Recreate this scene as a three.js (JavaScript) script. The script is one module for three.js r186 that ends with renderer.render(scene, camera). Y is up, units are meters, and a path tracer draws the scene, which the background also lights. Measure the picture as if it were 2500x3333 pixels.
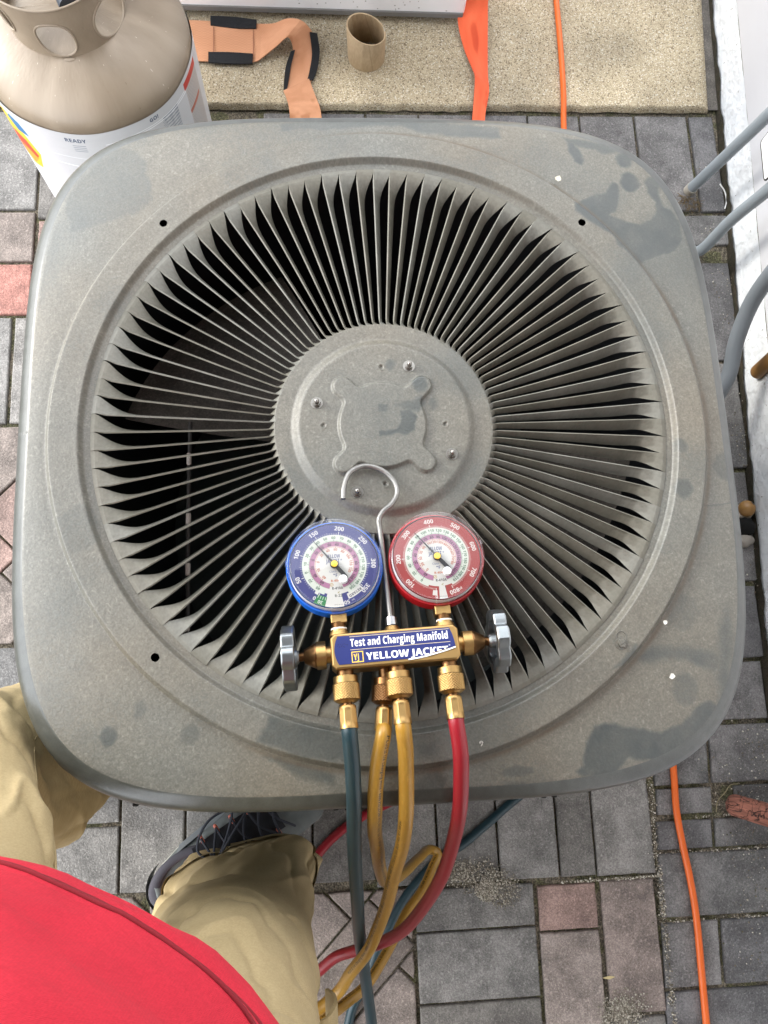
import * as THREE from 'three';
import { RoundedBoxGeometry } from 'three/addons/geometries/RoundedBoxGeometry.js';
import { MarchingCubes } from 'three/addons/objects/MarchingCubes.js';
import { mergeGeometries, mergeVertices, toCreasedNormals } from 'three/addons/utils/BufferGeometryUtils.js';

// ------------------------------------------------------------------ camera, sky, sun, exposure
const PH = 0.58;                                   // height of the condenser's top
const scene = new THREE.Scene();
const camera = new THREE.PerspectiveCamera(67.29, 768 / 1024, 0.02, 200);
camera.position.set(-0.0557, PH + 0.7451, 0.2438);
camera.quaternion.setFromRotationMatrix(new THREE.Matrix4().makeBasis(
  new THREE.Vector3(0.99738, 0.06025, 0.04001), new THREE.Vector3(0.0271, 0.20163, -0.97909), new THREE.Vector3(-0.06706, 0.97761, 0.19947)));
const renderer = new THREE.WebGLRenderer({ antialias: true });
renderer.toneMapping = THREE.LinearToneMapping;
renderer.toneMappingExposure = 4.3;
renderer.shadowMap.enabled = true;
{ // overcast sky: pale, a little brighter overhead
  const w = 256, h = 128, d = new Float32Array(w * h * 4);
  for (let j = 0; j < h; j++) for (let i = 0; i < w; i++) {
    const el = (j / (h - 1) - 0.5) * Math.PI, up = Math.max(0, Math.sin(el));
    const L = el < 0 ? 0.35 : 1.15 - 0.2 * up, k = 4 * (j * w + i);
    const c = 1 + 0.05 * Math.sin(i * 0.17 + 3 * Math.sin(j * 0.13)) * up;
    d[k] = L * 0.95 * c; d[k + 1] = L * 0.985 * c; d[k + 2] = L * 1.04 * c; d[k + 3] = 1;
  }
  const sky = new THREE.DataTexture(d, w, h, THREE.RGBAFormat, THREE.FloatType);
  sky.mapping = THREE.EquirectangularReflectionMapping; sky.magFilter = THREE.LinearFilter; sky.needsUpdate = true;
  scene.background = sky; scene.environment = sky;
}
const sun = new THREE.DirectionalLight(new THREE.Color(1.0, 0.95, 0.87), 0.8);
sun.position.set(-3.2, 1.7, -1.3); sun.target.position.set(0, 0.3, 0);
sun.castShadow = true; sun.shadow.radius = 42; sun.shadow.mapSize.set(2048, 2048);
Object.assign(sun.shadow.camera, { left: -2.5, right: 2.5, top: 2.5, bottom: -2.5, near: 0.1, far: 12 });
scene.add(sun, sun.target);

// ------------------------------------------------------------------ helpers
function rng(s) { return () => { s |= 0; s = s + 0x6D2B79F5 | 0; let t = Math.imul(s ^ s >>> 15, 1 | s); t = t + Math.imul(t ^ t >>> 7, 61 | t) ^ t; return ((t ^ t >>> 14) >>> 0) / 4294967296; }; }
const rand = rng(77);
const hash = (x, y, s) => { let h = Math.imul(x, 374761393) + Math.imul(y, 668265263) + Math.imul(s, 974634777) | 0; h = Math.imul(h ^ h >>> 13, 1274126177); return ((h ^ h >>> 16) >>> 0) / 4294967296; };
function vn(x, y, s = 0, per = 0) {
  let xi = Math.floor(x), yi = Math.floor(y); const fx = x - xi, fy = y - yi;
  let x1 = xi + 1, y1 = yi + 1;
  if (per) { xi = ((xi % per) + per) % per; yi = ((yi % per) + per) % per; x1 = ((x1 % per) + per) % per; y1 = ((y1 % per) + per) % per; }
  const u = fx * fx * (3 - 2 * fx), v = fy * fy * (3 - 2 * fy);
  const a = hash(xi, yi, s), b = hash(x1, yi, s), c = hash(xi, y1, s), d = hash(x1, y1, s);
  return a + (b - a) * u + (c - a) * v + (a - b - c + d) * u * v;
}
function fbm(x, y, s, o = 4, per = 0) { let a = 0.5, t = 0, n = 0; for (let i = 0; i < o; i++) { t += a * vn(x, y, s + i * 17, per); n += a; x *= 2; y *= 2; per *= 2; a *= 0.5; } return t / n; }
const clamp = (x, a = 0, b = 1) => Math.min(b, Math.max(a, x));
const sst = (a, b, x) => { const t = clamp((x - a) / (b - a)); return t * t * (3 - 2 * t); };
const mix = (a, b, t) => a + (b - a) * t;
function dataTex(w, h, fn, color = true) {
  const d = new Uint8Array(w * h * 4);
  for (let j = 0; j < h; j++) for (let i = 0; i < w; i++) { const c = fn(i / w, j / h, i, j), k = 4 * (j * w + i); d[k] = clamp(c[0], 0, 255); d[k + 1] = clamp(c[1], 0, 255); d[k + 2] = clamp(c[2], 0, 255); d[k + 3] = 255; }
  const t = new THREE.DataTexture(d, w, h); t.wrapS = t.wrapT = THREE.RepeatWrapping; t.magFilter = THREE.LinearFilter; t.minFilter = THREE.LinearMipmapLinearFilter; t.generateMipmaps = true;
  if (color) t.colorSpace = THREE.SRGBColorSpace; t.needsUpdate = true; return t;
}
function canvasTex(w, h, draw) {
  const c = document.createElement('canvas'); c.width = w; c.height = h; draw(c.getContext('2d'), w, h);
  const t = new THREE.CanvasTexture(c); t.colorSpace = THREE.SRGBColorSpace; t.magFilter = THREE.LinearFilter; return t;
}
const std = (color, roughness = 0.7, metalness = 0, extra = {}) => new THREE.MeshStandardMaterial({ color, roughness, metalness, side: THREE.DoubleSide, ...extra });
const used = {};
function numbered(n) { if (!(n in used)) { used[n] = 0; return n; } used[n]++; return n + '_' + String(used[n]).padStart(3, '0'); }
function thing(name, label, category, [x, y, z] = [0, 0, 0], group) {
  const o = new THREE.Group(); o.name = numbered(name); o.position.set(x, y, z); o.userData = { label, category };
  if (group) o.userData.group = group; scene.add(o); return o;
}
function part(name, geo, mat, parent) { const m = new THREE.Mesh(geo, mat); m.name = name; m.castShadow = m.receiveShadow = true; parent.add(m); return m; }
function struct(name, geo, mat) { const m = part(name, geo, mat, scene); m.userData.kind = 'structure'; return m; }
const V3 = (a) => new THREE.Vector3(a[0], a[1], a[2]);
function tube(pts, r, n = 120, rs = 14, closed = false) {
  return new THREE.TubeGeometry(new THREE.CatmullRomCurve3(pts.map(V3), closed, 'centripetal'), n, r, rs, closed);
}
const M = (geos) => mergeGeometries(geos.map((g) => { const q = g.index ? g.toNonIndexed() : g; for (const k of Object.keys(q.attributes)) if (!['position', 'normal', 'uv'].includes(k)) q.deleteAttribute(k); return q; }));
const box = (w, h, d, x = 0, y = 0, z = 0, r = 0) => (r ? new RoundedBoxGeometry(w, h, d, 2, r) : new THREE.BoxGeometry(w, h, d)).translate(x, y, z);
function cylX(r0, r1, x0, x1, seg = 32) { return new THREE.CylinderGeometry(r1, r0, x1 - x0, seg).rotateZ(-Math.PI / 2).translate((x0 + x1) / 2, 0, 0); }
function cylY(r0, r1, y0, y1, seg = 32, x = 0, z = 0) { return new THREE.CylinderGeometry(r1, r0, y1 - y0, seg).translate(x, (y0 + y1) / 2, z); }
function gridGeo(nu, nv, f, closeU = false) {           // f(u,v) -> [x,y,z], u along columns
  const p = [], uv = [], ix = [], cu = nu + 1;
  for (let j = 0; j <= nv; j++) for (let i = 0; i <= nu; i++) { p.push(...f(i / nu, j / nv, i, j)); uv.push(i / nu, j / nv); }
  for (let j = 0; j < nv; j++) for (let i = 0; i < nu; i++) { const a = j * cu + i; ix.push(a, a + 1, a + cu, a + 1, a + cu + 1, a + cu); }
  const g = new THREE.BufferGeometry(); g.setAttribute('position', new THREE.Float32BufferAttribute(p, 3)); g.setAttribute('uv', new THREE.Float32BufferAttribute(uv, 2)); g.setIndex(ix); g.computeVertexNormals();
  if (closeU) { const n = g.attributes.normal; for (let j = 0; j <= nv; j++) { const a = j * cu, b = a + nu; const v = new THREE.Vector3(n.getX(a) + n.getX(b), n.getY(a) + n.getY(b), n.getZ(a) + n.getZ(b)).normalize(); n.setXYZ(a, v.x, v.y, v.z); n.setXYZ(b, v.x, v.y, v.z); } }
  return g;
}
function setUV(g, f) { const p = g.attributes.position, u = new Float32Array(p.count * 2); for (let i = 0; i < p.count; i++) { const q = f(p.getX(i), p.getY(i), p.getZ(i)); u[2 * i] = q[0]; u[2 * i + 1] = q[1]; } g.setAttribute('uv', new THREE.BufferAttribute(u, 2)); return g; }
// two-edged ribbon: list of [left point, right point], given thickness
function ribbon(pairs, th, n = 60) {
  const L = new THREE.CatmullRomCurve3(pairs.map((p) => V3(p[0])), false, 'centripetal'), R = new THREE.CatmullRomCurve3(pairs.map((p) => V3(p[1])), false, 'centripetal');
  const N = []; for (let i = 0; i <= n; i++) { const a = L.getPoint(i / n), b = R.getPoint(i / n); const t = L.getTangent(i / n).add(R.getTangent(i / n)); N.push([a, b, t.cross(b.clone().sub(a)).normalize()]); }
  const ring = [[0, 1], [0.33, 1], [0.67, 1], [1, 1], [1, -1], [0.67, -1], [0.33, -1], [0, -1], [0, 1]];
  return toCreasedNormals(gridGeo(ring.length - 1, n, (u, v, i, j) => { const [a, b, nn] = N[j], q = ring[i]; const p = a.clone().lerp(b, q[0]).addScaledVector(nn, q[1] * th / 2); return [p.x, p.y, p.z]; }), 0.9);
}

// ------------------------------------------------------------------ shared textures
const aggTex = dataTex(512, 512, (u, v) => {               // concrete face: fine sand, dark pores, pale grains
  const f = fbm(u * 8, v * 8, 3, 4, 8), g = vn(u * 200, v * 200, 9, 200), g2 = vn(u * 96, v * 96, 12, 96);
  let c = 205 + (f - 0.5) * 105 + (g - 0.5) * 62 + (g2 - 0.5) * 30;
  if (g2 > 0.86) c += 34; if (g > 0.93 && f < 0.5) c -= 70;
  return [c, c, c];
});
const aggBump = dataTex(512, 512, (u, v) => { const c = 128 + 90 * (vn(u * 180, v * 180, 31, 180) - 0.5) + 80 * (vn(u * 70, v * 70, 33, 70) - 0.5); return [c, c, c]; }, false);

// ------------------------------------------------------------------ ground, paving, slab
const soilTex = dataTex(512, 512, (u, v) => {
  const f = fbm(u * 10, v * 10, 5, 4, 10), g = vn(u * 220, v * 220, 6, 220), m = sst(0.48, 0.62, fbm(u * 14, v * 14, 8, 3, 14));
  const c = 92 + (f - 0.5) * 50 + (g - 0.5) * 80;
  return [mix(c * 1.08, c * 0.92, m), mix(c * 1.0, c * 0.9, m), mix(c * 0.86, c * 0.66, m)];
});
{
  const g = new THREE.PlaneGeometry(60, 60).rotateX(-Math.PI / 2);
  setUV(g, (x, y, z) => [x / 0.35, z / 0.35]);
  struct('ground', g, std(0xffffff, 1, 0, { map: soilTex, bumpMap: aggBump, bumpScale: 0.004 })).position.y = -0.007;
}
const paving = new THREE.Group(); paving.name = 'paving'; paving.userData = { kind: 'structure' }; scene.add(paving);
const tints = { grey: [[141, 138, 134], [149, 146, 142], [131, 127, 122], [154, 150, 145]], dark: [[133, 131, 129], [141, 138, 136], [126, 124, 124]], brown: [[150, 138, 130], [161, 146, 138], [166, 153, 145]], pink: [[169, 142, 133], [174, 146, 136], [161, 137, 128]], red: [[182, 130, 118], [189, 150, 136]] };
const paverMats = {};
for (const k in tints) paverMats[k] = tints[k].map((c) => std(`rgb(${c.join(',')})`, 0.88, 0, { map: aggTex, bumpMap: aggBump, bumpScale: 0.0012 }));
function clipPoly(poly, [nx, nz, d]) {                     // keeps nx*x + nz*z <= d
  const out = [];
  for (let i = 0; i < poly.length; i++) { const a = poly[i], b = poly[(i + 1) % poly.length]; const da = nx * a[0] + nz * a[1] - d, db = nx * b[0] + nz * b[1] - d;
    if (da <= 0) out.push(a); if (da * db < 0) { const t = da / (da - db); out.push([a[0] + (b[0] - a[0]) * t, a[1] + (b[1] - a[1]) * t]); } }
  return out;
}
function insetPoly(poly, m) {                              // convex polygons only
  let area = 0; for (let i = 0; i < poly.length; i++) { const a = poly[i], b = poly[(i + 1) % poly.length]; area += a[0] * b[1] - b[0] * a[1]; }
  let q = poly; const s = Math.sign(area);
  for (let i = 0; i < poly.length; i++) { const a = poly[i], b = poly[(i + 1) % poly.length], l = Math.hypot(b[0] - a[0], b[1] - a[1]); if (l < 1e-6) continue;
    const nx = s * (b[1] - a[1]) / l, nz = -s * (b[0] - a[0]) / l; q = clipPoly(q, [nx, nz, nx * a[0] + nz * a[1] - m]); if (q.length < 3) return []; }
  return q;
}
function paver(poly, kind, tone, gap = 0.0028) {
  const p = insetPoly(poly, gap / 2 + 0.0025 + rand() * 0.0006); if (p.length < 3) return;
  const cx = p.reduce((s, a) => s + a[0], 0) / p.length, cz = p.reduce((s, a) => s + a[1], 0) / p.length;
  let ar = 0; for (let i = 0; i < p.length; i++) { const a = p[i], b = p[(i + 1) % p.length]; ar += a[0] * b[1] - b[0] * a[1]; } if (Math.abs(ar) < 4e-4) return;
  const pj = []; p.forEach((a, i) => { const b = p[(i + 1) % p.length], l = Math.hypot(b[0] - a[0], b[1] - a[1]), n = Math.max(1, Math.round(l / 0.012)), tx = (b[1] - a[1]) / l, tz = -(b[0] - a[0]) / l; for (let k = 0; k < n; k++) { const chip = k === 0 ? 0.0012 * rand() ** 3 : 0, o = (rand() - 0.5) * 0.0007 + (rand() < 0.05 ? -0.0012 * rand() : 0); pj.push(new THREE.Vector2(a[0] + (b[0] - a[0]) * k / n + tx * o * 0.9 + (cx - a[0]) * chip * 8 - cx, -(a[1] + (b[1] - a[1]) * k / n + tz * o * 0.9 + (cz - a[1]) * chip * 8 - cz))); } });
  const sh = new THREE.Shape(pj);
  const g = new THREE.ExtrudeGeometry(sh, { depth: 0.05, bevelEnabled: true, bevelThickness: 0.003, bevelSize: 0.0025, bevelSegments: 2 }).rotateX(-Math.PI / 2).translate(0, -0.053, 0);
  const ou = rand(), ov = rand(); setUV(g, (x, y, z) => [x / 0.22 + ou, (z + y) / 0.22 + ov]);
  const mats = paverMats[kind]; const m = part('paver', g, mats[tone === undefined ? Math.floor(rand() * mats.length) : tone], paving);
  m.position.set(cx, (rand() - 0.5) * 0.0022, cz); m.rotation.set((rand() - 0.5) * 0.008, (rand() - 0.5) * 0.008, (rand() - 0.5) * 0.008);
}
const rect = (x0, x1, z0, z1, k = 0) => [[x0 + k * z0, z0], [x1 + k * z0, z0], [x1 + k * z1, z1], [x0 + k * z1, z1]];
{
  // upright row in front of the unit
  const xs = [-0.304, -0.203, -0.102, -0.001, 0.1, 0.199, 0.2985, 0.359, 0.4605];
  for (let i = 0; i < xs.length - 1; i++) paver(rect(xs[i], xs[i + 1], 0.382, i < 3 ? 0.577 : i === 7 ? 0.592 : 0.589), 'grey', i === 0 ? 1 : i % 4);
  paver(rect(-0.407, -0.304, 0.371, 0.575), 'grey', 3);
  paver(rect(-0.612, -0.407, 0.472, 0.575), 'grey', 0); paver(rect(-0.612, -0.407, 0.368, 0.469), 'grey', 1);
  // diagonal field
  const zones = [[[1, 0, 0.0555], [0, -1, -0.5885], [-1, 0, 0.72], [0, 1, 1.35]], [[1, 0, -0.36], [0, -1, -0.578], [-1, 0, 0.75], [0, 1, 1.35]]];
  const P = 0.1018, s2 = Math.SQRT1_2;
  const field = (clips, kinds, u0) => { for (let a = -14; a < 22; a++) for (let b = -12; b < 12; b++) {
    const ua = u0 + a * P, va = -0.4773 + b * 2 * P + (a % 2 ? 0 : 0.4) * P;
    let q = [[ua, va], [ua + P, va], [ua + P, va + 2 * P], [ua, va + 2 * P]].map(([u, v]) => [(u + v) * s2, (u - v) * s2]);
    for (const c of clips) { q = clipPoly(q, c); if (q.length < 3) break; }
    if (q.length >= 3) paver(q, kinds[Math.floor(rand() * kinds.length)]);
  } };
  const u0 = 0.588 * s2;
  field([[1, 0, 0.0555], [0, -1, -0.5885], [-1, 0, 0.3595], [0, 1, 1.35]], ['brown', 'brown', 'pink', 'brown'], u0);
  field([[1, 0, -0.36], [0, -1, -0.578], [-1, 0, 0.8], [0, 1, 1.35]], ['pink', 'brown'], u0);
  field([[1, 0, -0.47], [0, -1, 0.198], [-1, 0, 1.05], [0, 1, 0.18]], ['brown', 'pink', 'brown'], -0.4949);
  // grey rows, pink columns, right column
  for (let k = -1; k < 6; k++) paver(rect(0.0585, 0.2535, 0.6575 + k * 0.1035 - (k < 0 ? 0.0 : 0), 0.6575 + (k + 1) * 0.1035).map(([x, z]) => [x, Math.max(z, 0.593)]), 'grey', (k + 5) % 4);
  paver(rect(0.2575, 0.3565, 0.5975, 0.668), 'pink', 1); paver(rect(0.2565, 0.3555, 0.668, 0.862), 'brown', 2); paver(rect(0.256, 0.355, 0.864, 1.07), 'pink', 2);
  paver(rect(0.361, 0.4535, 0.5955, 0.795), 'brown', 1); paver(rect(0.3595, 0.4515, 0.798, 1.0), 'grey', 2);
  const K = -0.057, kx = 0.5;                               // the right column runs with the wall
  const rows = [[0.36, 0.4565], [0.459, 0.503], [0.51, 0.5575], [0.5605, 0.661], [0.6645, 0.7635], [0.7665, 0.867], [0.87, 0.97], [0.973, 1.07]];
  rows.forEach(([a, b], i) => { if (i === 1) { paver(rect(0.498, 0.596, a, b, K), 'dark', 1); paver(rect(0.632, 0.745, a, b, K), 'dark', 0); } else { paver(rect(0.4955, 0.5925 + (i % 2 ? 0.1 : 0), a, b, K), 'dark', i % 3); paver(rect(0.595 + (i % 2 ? 0.1 : 0), 0.745, a, b, K), 'dark', (i + 1) % 3); } });
  // strip along the wall and the row below the slab
  const tx = [-0.62, -0.5, -0.39, -0.28, -0.17, -0.06, 0.03, 0.135, 0.244, 0.354, 0.4595, 0.572];
  for (let i = 4; i < tx.length - 1; i++) paver(rect(tx[i], tx[i + 1], -0.829, -0.62), 'dark', i % 3);
  paver(rect(0.5735, 0.6815, -0.829, -0.615), 'dark', 1); paver(rect(0.6855, 0.738, -0.829, -0.612), 'dark', 2);
  paver(rect(0.56, 0.739, -0.607, -0.54), 'dark', 0); paver(rect(0.62, 0.728, -0.505, -0.3), 'dark', 2);
  paver(rect(0.607, 0.714, -0.297, -0.09), 'dark', 0); paver(rect(0.6, 0.704, -0.085, 0.118), 'dark', 1); paver(rect(0.585, 0.692, 0.124, 0.252), 'dark', 2); paver(rect(0.58, 0.685, 0.255, 0.355), 'dark', 1);
  for (let i = 0; i < 8; i++) { paver(rect(0.41, 0.595 - i * 0.004, -0.61 + i * 0.12, -0.495 + i * 0.12), 'dark', i % 3); }
  // left side, beside the tank
  paver(rect(-0.692, -0.5905, -0.829, -0.6185), 'grey', 1); paver(rect(-0.588, -0.485, -0.829, -0.6), 'grey', 2); paver(rect(-0.797, -0.694, -0.829, -0.62), 'grey', 0);
  paver(rect(-0.795, -0.5905, -0.6155, -0.513), 'brown', 0); paver(rect(-0.795, -0.5905, -0.51, -0.4075), 'red', 0);
  paver(rect(-0.587, -0.485, -0.5985, -0.4), 'pink', 0); paver(rect(-0.723, -0.6215, -0.4045, -0.202), 'grey', 1); paver(rect(-0.6185, -0.517, -0.4045, -0.202), 'grey', 3);
  for (let i = 0; i < 4; i++) paver(rect(-0.484, -0.28, -0.829 + i * 0.103, -0.727 + i * 0.103), 'grey', i);
  paver(rect(-0.68, -0.475, 0.184, 0.285), 'dark', 0); paver(rect(-0.68, -0.475, 0.288, 0.366), 'dark', 1);
  // beyond the frame the rows go on
  for (let i = 0; i < 9; i++) for (let j = 0; j < 5; j++) { const x0 = -1.75 + j * 0.206 + (i % 2) * 0.1; if (x0 + 0.206 < -0.8) paver(rect(x0, x0 + 0.204, -0.829 + i * 0.2, -0.727 + i * 0.2), 'brown'); if (x0 + 0.206 < -0.8) paver(rect(x0, x0 + 0.204, -0.726 + i * 0.2, -0.63 + i * 0.2), 'grey'); }
}
// exposed-aggregate slab behind the unit
{
  const peb = dataTex(1024, 1024, (u, v) => {
    // pebble cells
    const N = 250, x = u * N, y = v * N, xi = Math.floor(x), yi = Math.floor(y); let best = 9, bi = 0;
    for (let a = -1; a <= 1; a++) for (let b = -1; b <= 1; b++) { const cx = (xi + a + N) % N, cy = (yi + b + N) % N; const px = xi + a + hash(cx, cy, 41), py = yi + b + hash(cx, cy, 42); const dd = (px - x) ** 2 + (py - y) ** 2; if (dd < best) { best = dd; bi = hash(cx, cy, 43); } }
    const f = fbm(u * 5, v * 5, 44, 4, 5), e = Math.sqrt(best);
    const s = 1 - 0.16 * sst(0.3, 0.7, e); const t = bi;
    let r = mix(176, 214, t), g = mix(160, 199, t), b = mix(130, 170, t); if (bi > 0.92) { r = 226; g = 217; b = 196; } if (bi < 0.1) { r = 142; g = 127; b = 103; }
    const k = s * (0.92 + (f - 0.5) * 0.28);
    return [r * k, g * k, b * k];
  });
  const pbump = dataTex(1024, 1024, (u, v) => { const N = 250, x = u * N, y = v * N, xi = Math.floor(x), yi = Math.floor(y); let best = 9; for (let a = -1; a <= 1; a++) for (let b = -1; b <= 1; b++) { const cx = (xi + a + N) % N, cy = (yi + b + N) % N; const dd = (xi + a + hash(cx, cy, 41) - x) ** 2 + (yi + b + hash(cx, cy, 42) - y) ** 2; if (dd < best) best = dd; } const c = 230 - 190 * Math.sqrt(best); return [c, c, c]; }, false);
  const g = gridGeo(180, 90, (u, v) => {
    const x = mix(-1.6, 0.727, u), wob = 0.003 * (fbm(x * 30, 2, 51, 3) - 0.5), wz = 0.006 * (fbm(x * 38, 7, 52, 3) - 0.5);
    let z = mix(-3.2, -0.836 + wz, 1 - (1 - v) ** 2), xx = x; if (u > 0.98) xx = x + wob - 0.075 * (z + 0.84);
    const e = Math.min((0.729 - x) / 0.006, (-0.835 + wz - z) / 0.006); const y = 0.012 - 0.02 * (1 - clamp(e)) ** 2;
    return [xx - (u <= 0.98 ? 0.075 * (z + 0.84) * u : 0), y, z];
  });
  setUV(g, (x, y, z) => [x / 0.55, (z - y) / 0.55]);
  struct('concrete_slab', g, std(0xffffff, 0.95, 0, { map: peb, bumpMap: pbump, bumpScale: 0.0011 }));
  const gs = gridGeo(4, 40, (u, v) => [mix(0.72, 0.79, u) - 0.06 * (v * -2.3 + 0 + 0.0) * 0 - 0.055 * (mix(-3, -0.84, v) + 0.84), 0.0 + 0.002 * vn(u * 3, v * 30, 3), mix(-3, -0.842, v)]);
  setUV(gs, (x, y, z) => [x / 0.2, z / 0.2]);
  struct('gutter_strip', gs, std(0x77716a, 0.95, 0, { map: aggTex, bumpMap: aggBump, bumpScale: 0.001 }));
}
// house wall on the right, patio roof above
const wallRot = -0.055;
{
  const w = thing('house_wall', 'white painted house wall with rough plinth along the right of the paving', 'wall', [0.71, 0, 0]); w.rotation.y = wallRot;
  const lump = dataTex(512, 512, (u, v) => { const c = 128 + 160 * (fbm(u * 26, v * 26, 61, 3, 26) - 0.5); return [c, c, c]; }, false);
  const paint = dataTex(512, 512, (u, v) => { const f = fbm(u * 18, v * 18, 62, 4, 18), g = vn(u * 90, v * 90, 63, 90); const ch = g > 0.955 && f > 0.52; return ch ? [120, 112, 100] : [226 + f * 14, 230 + f * 12, 232 + f * 10]; });
  const pl = gridGeo(420, 16, (u, v) => { const z = mix(-3, 3, u), n = fbm(z * 28, v * 4, 64, 4), foot = 0.012 * (fbm(z * 22, 3, 65, 3) - 0.3) * (1 - sst(0, 0.3, v)); return [-0.001 - 0.003 * n + foot * 0.4, mix(-0.012 + foot, 0.092, v), z]; });
  setUV(pl, (x, y, z) => [z / 0.3, y / 0.3]);
  part('plinth', pl, std(0xffffff, 0.6, 0, { map: paint, bumpMap: lump, bumpScale: 0.004 }), w);
  // strip of dirt and peeled paint at the foot
  const pe = gridGeo(420, 4, (u, v) => { const z = mix(-3, 3, u); const top = 0.006 + 0.016 * fbm(z * 26, 9, 66, 4) ** 1.5; return [-0.005 - 0.004 * (1 - v) - 0.002 * fbm(z * 60, v * 3, 67, 2), mix(-0.012, top, v), z]; });
  setUV(pe, (x, y, z) => [z / 0.15, y / 0.15]);
  part('weathered_foot', pe, std(0x8a8375, 1, 0, { map: soilTex, bumpMap: aggBump, bumpScale: 0.002 }), w);
  part('siding', box(0.1, 2.46, 6, 0.046, 0.0925 + 1.23, 0, 0.004), std(0xdcdcde, 0.45, 0, { map: aggTexSoft() }), w);
  struct('rear_wall', box(1.5, 2.45, 0.12, 0.05, 1.225, 1.75), std(0x564b40, 0.9));
  struct('patio_roof', box(1.75, 0.1, 4.8, -0.075, 2.5, 1.6), std(0x4c463e, 0.9));
}
function aggTexSoft() { return dataTex(256, 256, (u, v) => { const f = fbm(u * 12, v * 12, 70, 4, 12); const c = 240 + f * 15; return [c, c, c]; }); }

// ------------------------------------------------------------------ condenser
const ac = thing('air_conditioner', 'large square air conditioner condenser with dusty grey slatted fan top', 'air conditioner');
const clean = [];                                           // dust-free patches on the lid, seen as darker blue-grey paint: [points, strength]
const P2 = (s, k = 1, soft = 0.0025) => clean.push({ p: s, k, soft });
P2([[.219, -.249], [.23, -.257], [.242, -.262], [.259, -.268], [.269, -.283], [.273, -.28], [.274, -.264], [.268, -.246], [.261, -.24], [.267, -.236], [.28, -.23], [.293, -.229], [.306, -.234], [.315, -.244], [.317, -.257], [.31, -.27], [.307, -.285], [.315, -.293], [.326, -.293], [.327, -.281], [.321, -.269], [.326, -.253], [.334, -.249], [.342, -.236], [.344, -.213], [.333, -.198], [.314, -.19], [.292, -.183], [.287, -.177], [.275, -.186], [.258, -.21], [.244, -.22], [.227, -.231], [.218, -.24]], 0.95);
P2([[.223, -.335], [.23, -.334], [.236, -.322], [.239, -.31], [.234, -.303], [.227, -.308], [.223, -.322]], 1);
P2([[.217, -.341], [.247, -.338], [.277, -.333], [.287, -.327], [.275, -.322], [.26, -.321], [.252, -.326], [.238, -.328], [.223, -.334]], 0.8);
P2([[.254, -.216], [.265, -.194], [.281, -.179], [.294, -.181], [.279, -.198], [.261, -.219]], 0.9);
P2([[.191, .306], [.201, .303], [.218, .307], [.236, .311], [.258, .315], [.281, .307], [.295, .293], [.31, .287], [.321, .295], [.323, .312], [.304, .326], [.284, .335], [.257, .342], [.24, .34], [.223, .337], [.212, .346], [.203, .354], [.191, .356], [.182, .352], [.169, .348], [.177, .341], [.181, .323]], 0.95);
P2([[.235, .242], [.252, .235], [.27, .233], [.294, .234], [.315, .239], [.325, .245], [.319, .26], [.307, .255], [.288, .246], [.269, .246], [.25, .249], [.24, .247]], 0.7, 0.005);
P2([[.212, .253], [.225, .241], [.237, .229], [.239, .232], [.224, .249]], 0.75);
P2([[.339, .198], [.341, .226], [.332, .288], [.322, .299], [.321, .263], [.329, .213]], 0.7, 0.008);
P2([[.015, .35], [.035, .339], [.044, .347], [.041, .363], [.025, .369], [.015, .364]], 0.7, 0.004);
P2([[.014, .313], [.034, .313], [.036, .326], [.017, .327]], 0.5, 0.005);
P2([[-.12, .282], [-.101, .287], [-.06, .298], [-.045, .309], [-.049, .327], [-.087, .322], [-.131, .304]], 0.7, 0.004);
P2([[-.126, .318], [-.096, .325], [-.061, .338], [-.061, .348], [-.091, .34]], 0.6, 0.004);
P2([[.095, .345], [.11, .337], [.126, .34], [.127, .346], [.114, .349], [.1, .35]], 0.7, 0.003); P2([[.098, .353], [.121, .354], [.123, .359], [.101, .361]], 0.65, 0.003);
P2([[-.269, -.326], [-.259, -.319], [-.248, -.308], [-.249, -.293], [-.242, -.281], [-.241, -.269], [-.239, -.258], [-.258, -.242], [-.295, -.231], [-.323, -.221], [-.334, -.253], [-.326, -.286], [-.308, -.308], [-.284, -.327]], 0.42, 0.004);
P2([[-.257, -.315], [-.248, -.308], [-.249, -.293], [-.242, -.281], [-.24, -.269], [-.246, -.27], [-.251, -.286], [-.256, -.295], [-.254, -.306]], 0.5, 0.003);
P2([[-.102, -.353], [-.071, -.358], [-.031, -.358], [.01, -.358], [.062, -.357], [.099, -.355], [.145, -.351], [.144, -.335], [.098, -.338], [.061, -.341], [.046, -.346], [.031, -.35], [.01, -.351], [-.005, -.349], [-.031, -.346], [-.057, -.344], [-.072, -.346], [-.102, -.343]], 0.75, 0.003);
P2([[.015, -.013], [.026, -.016], [.033, -.007], [.029, .008], [.018, .012], [-.006, .013], [-.007, .008], [.011, .006], [.016, -.002]], 0.85, 0.002);
P2([[.009, -.019], [.026, -.023], [.037, -.029], [.043, -.022], [.035, -.013], [.019, -.015]], 0.7, 0.003); P2([[-.007, -.02], [.004, -.02], [.003, -.013], [-.007, -.014]], 0.7, 0.0015);
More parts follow.
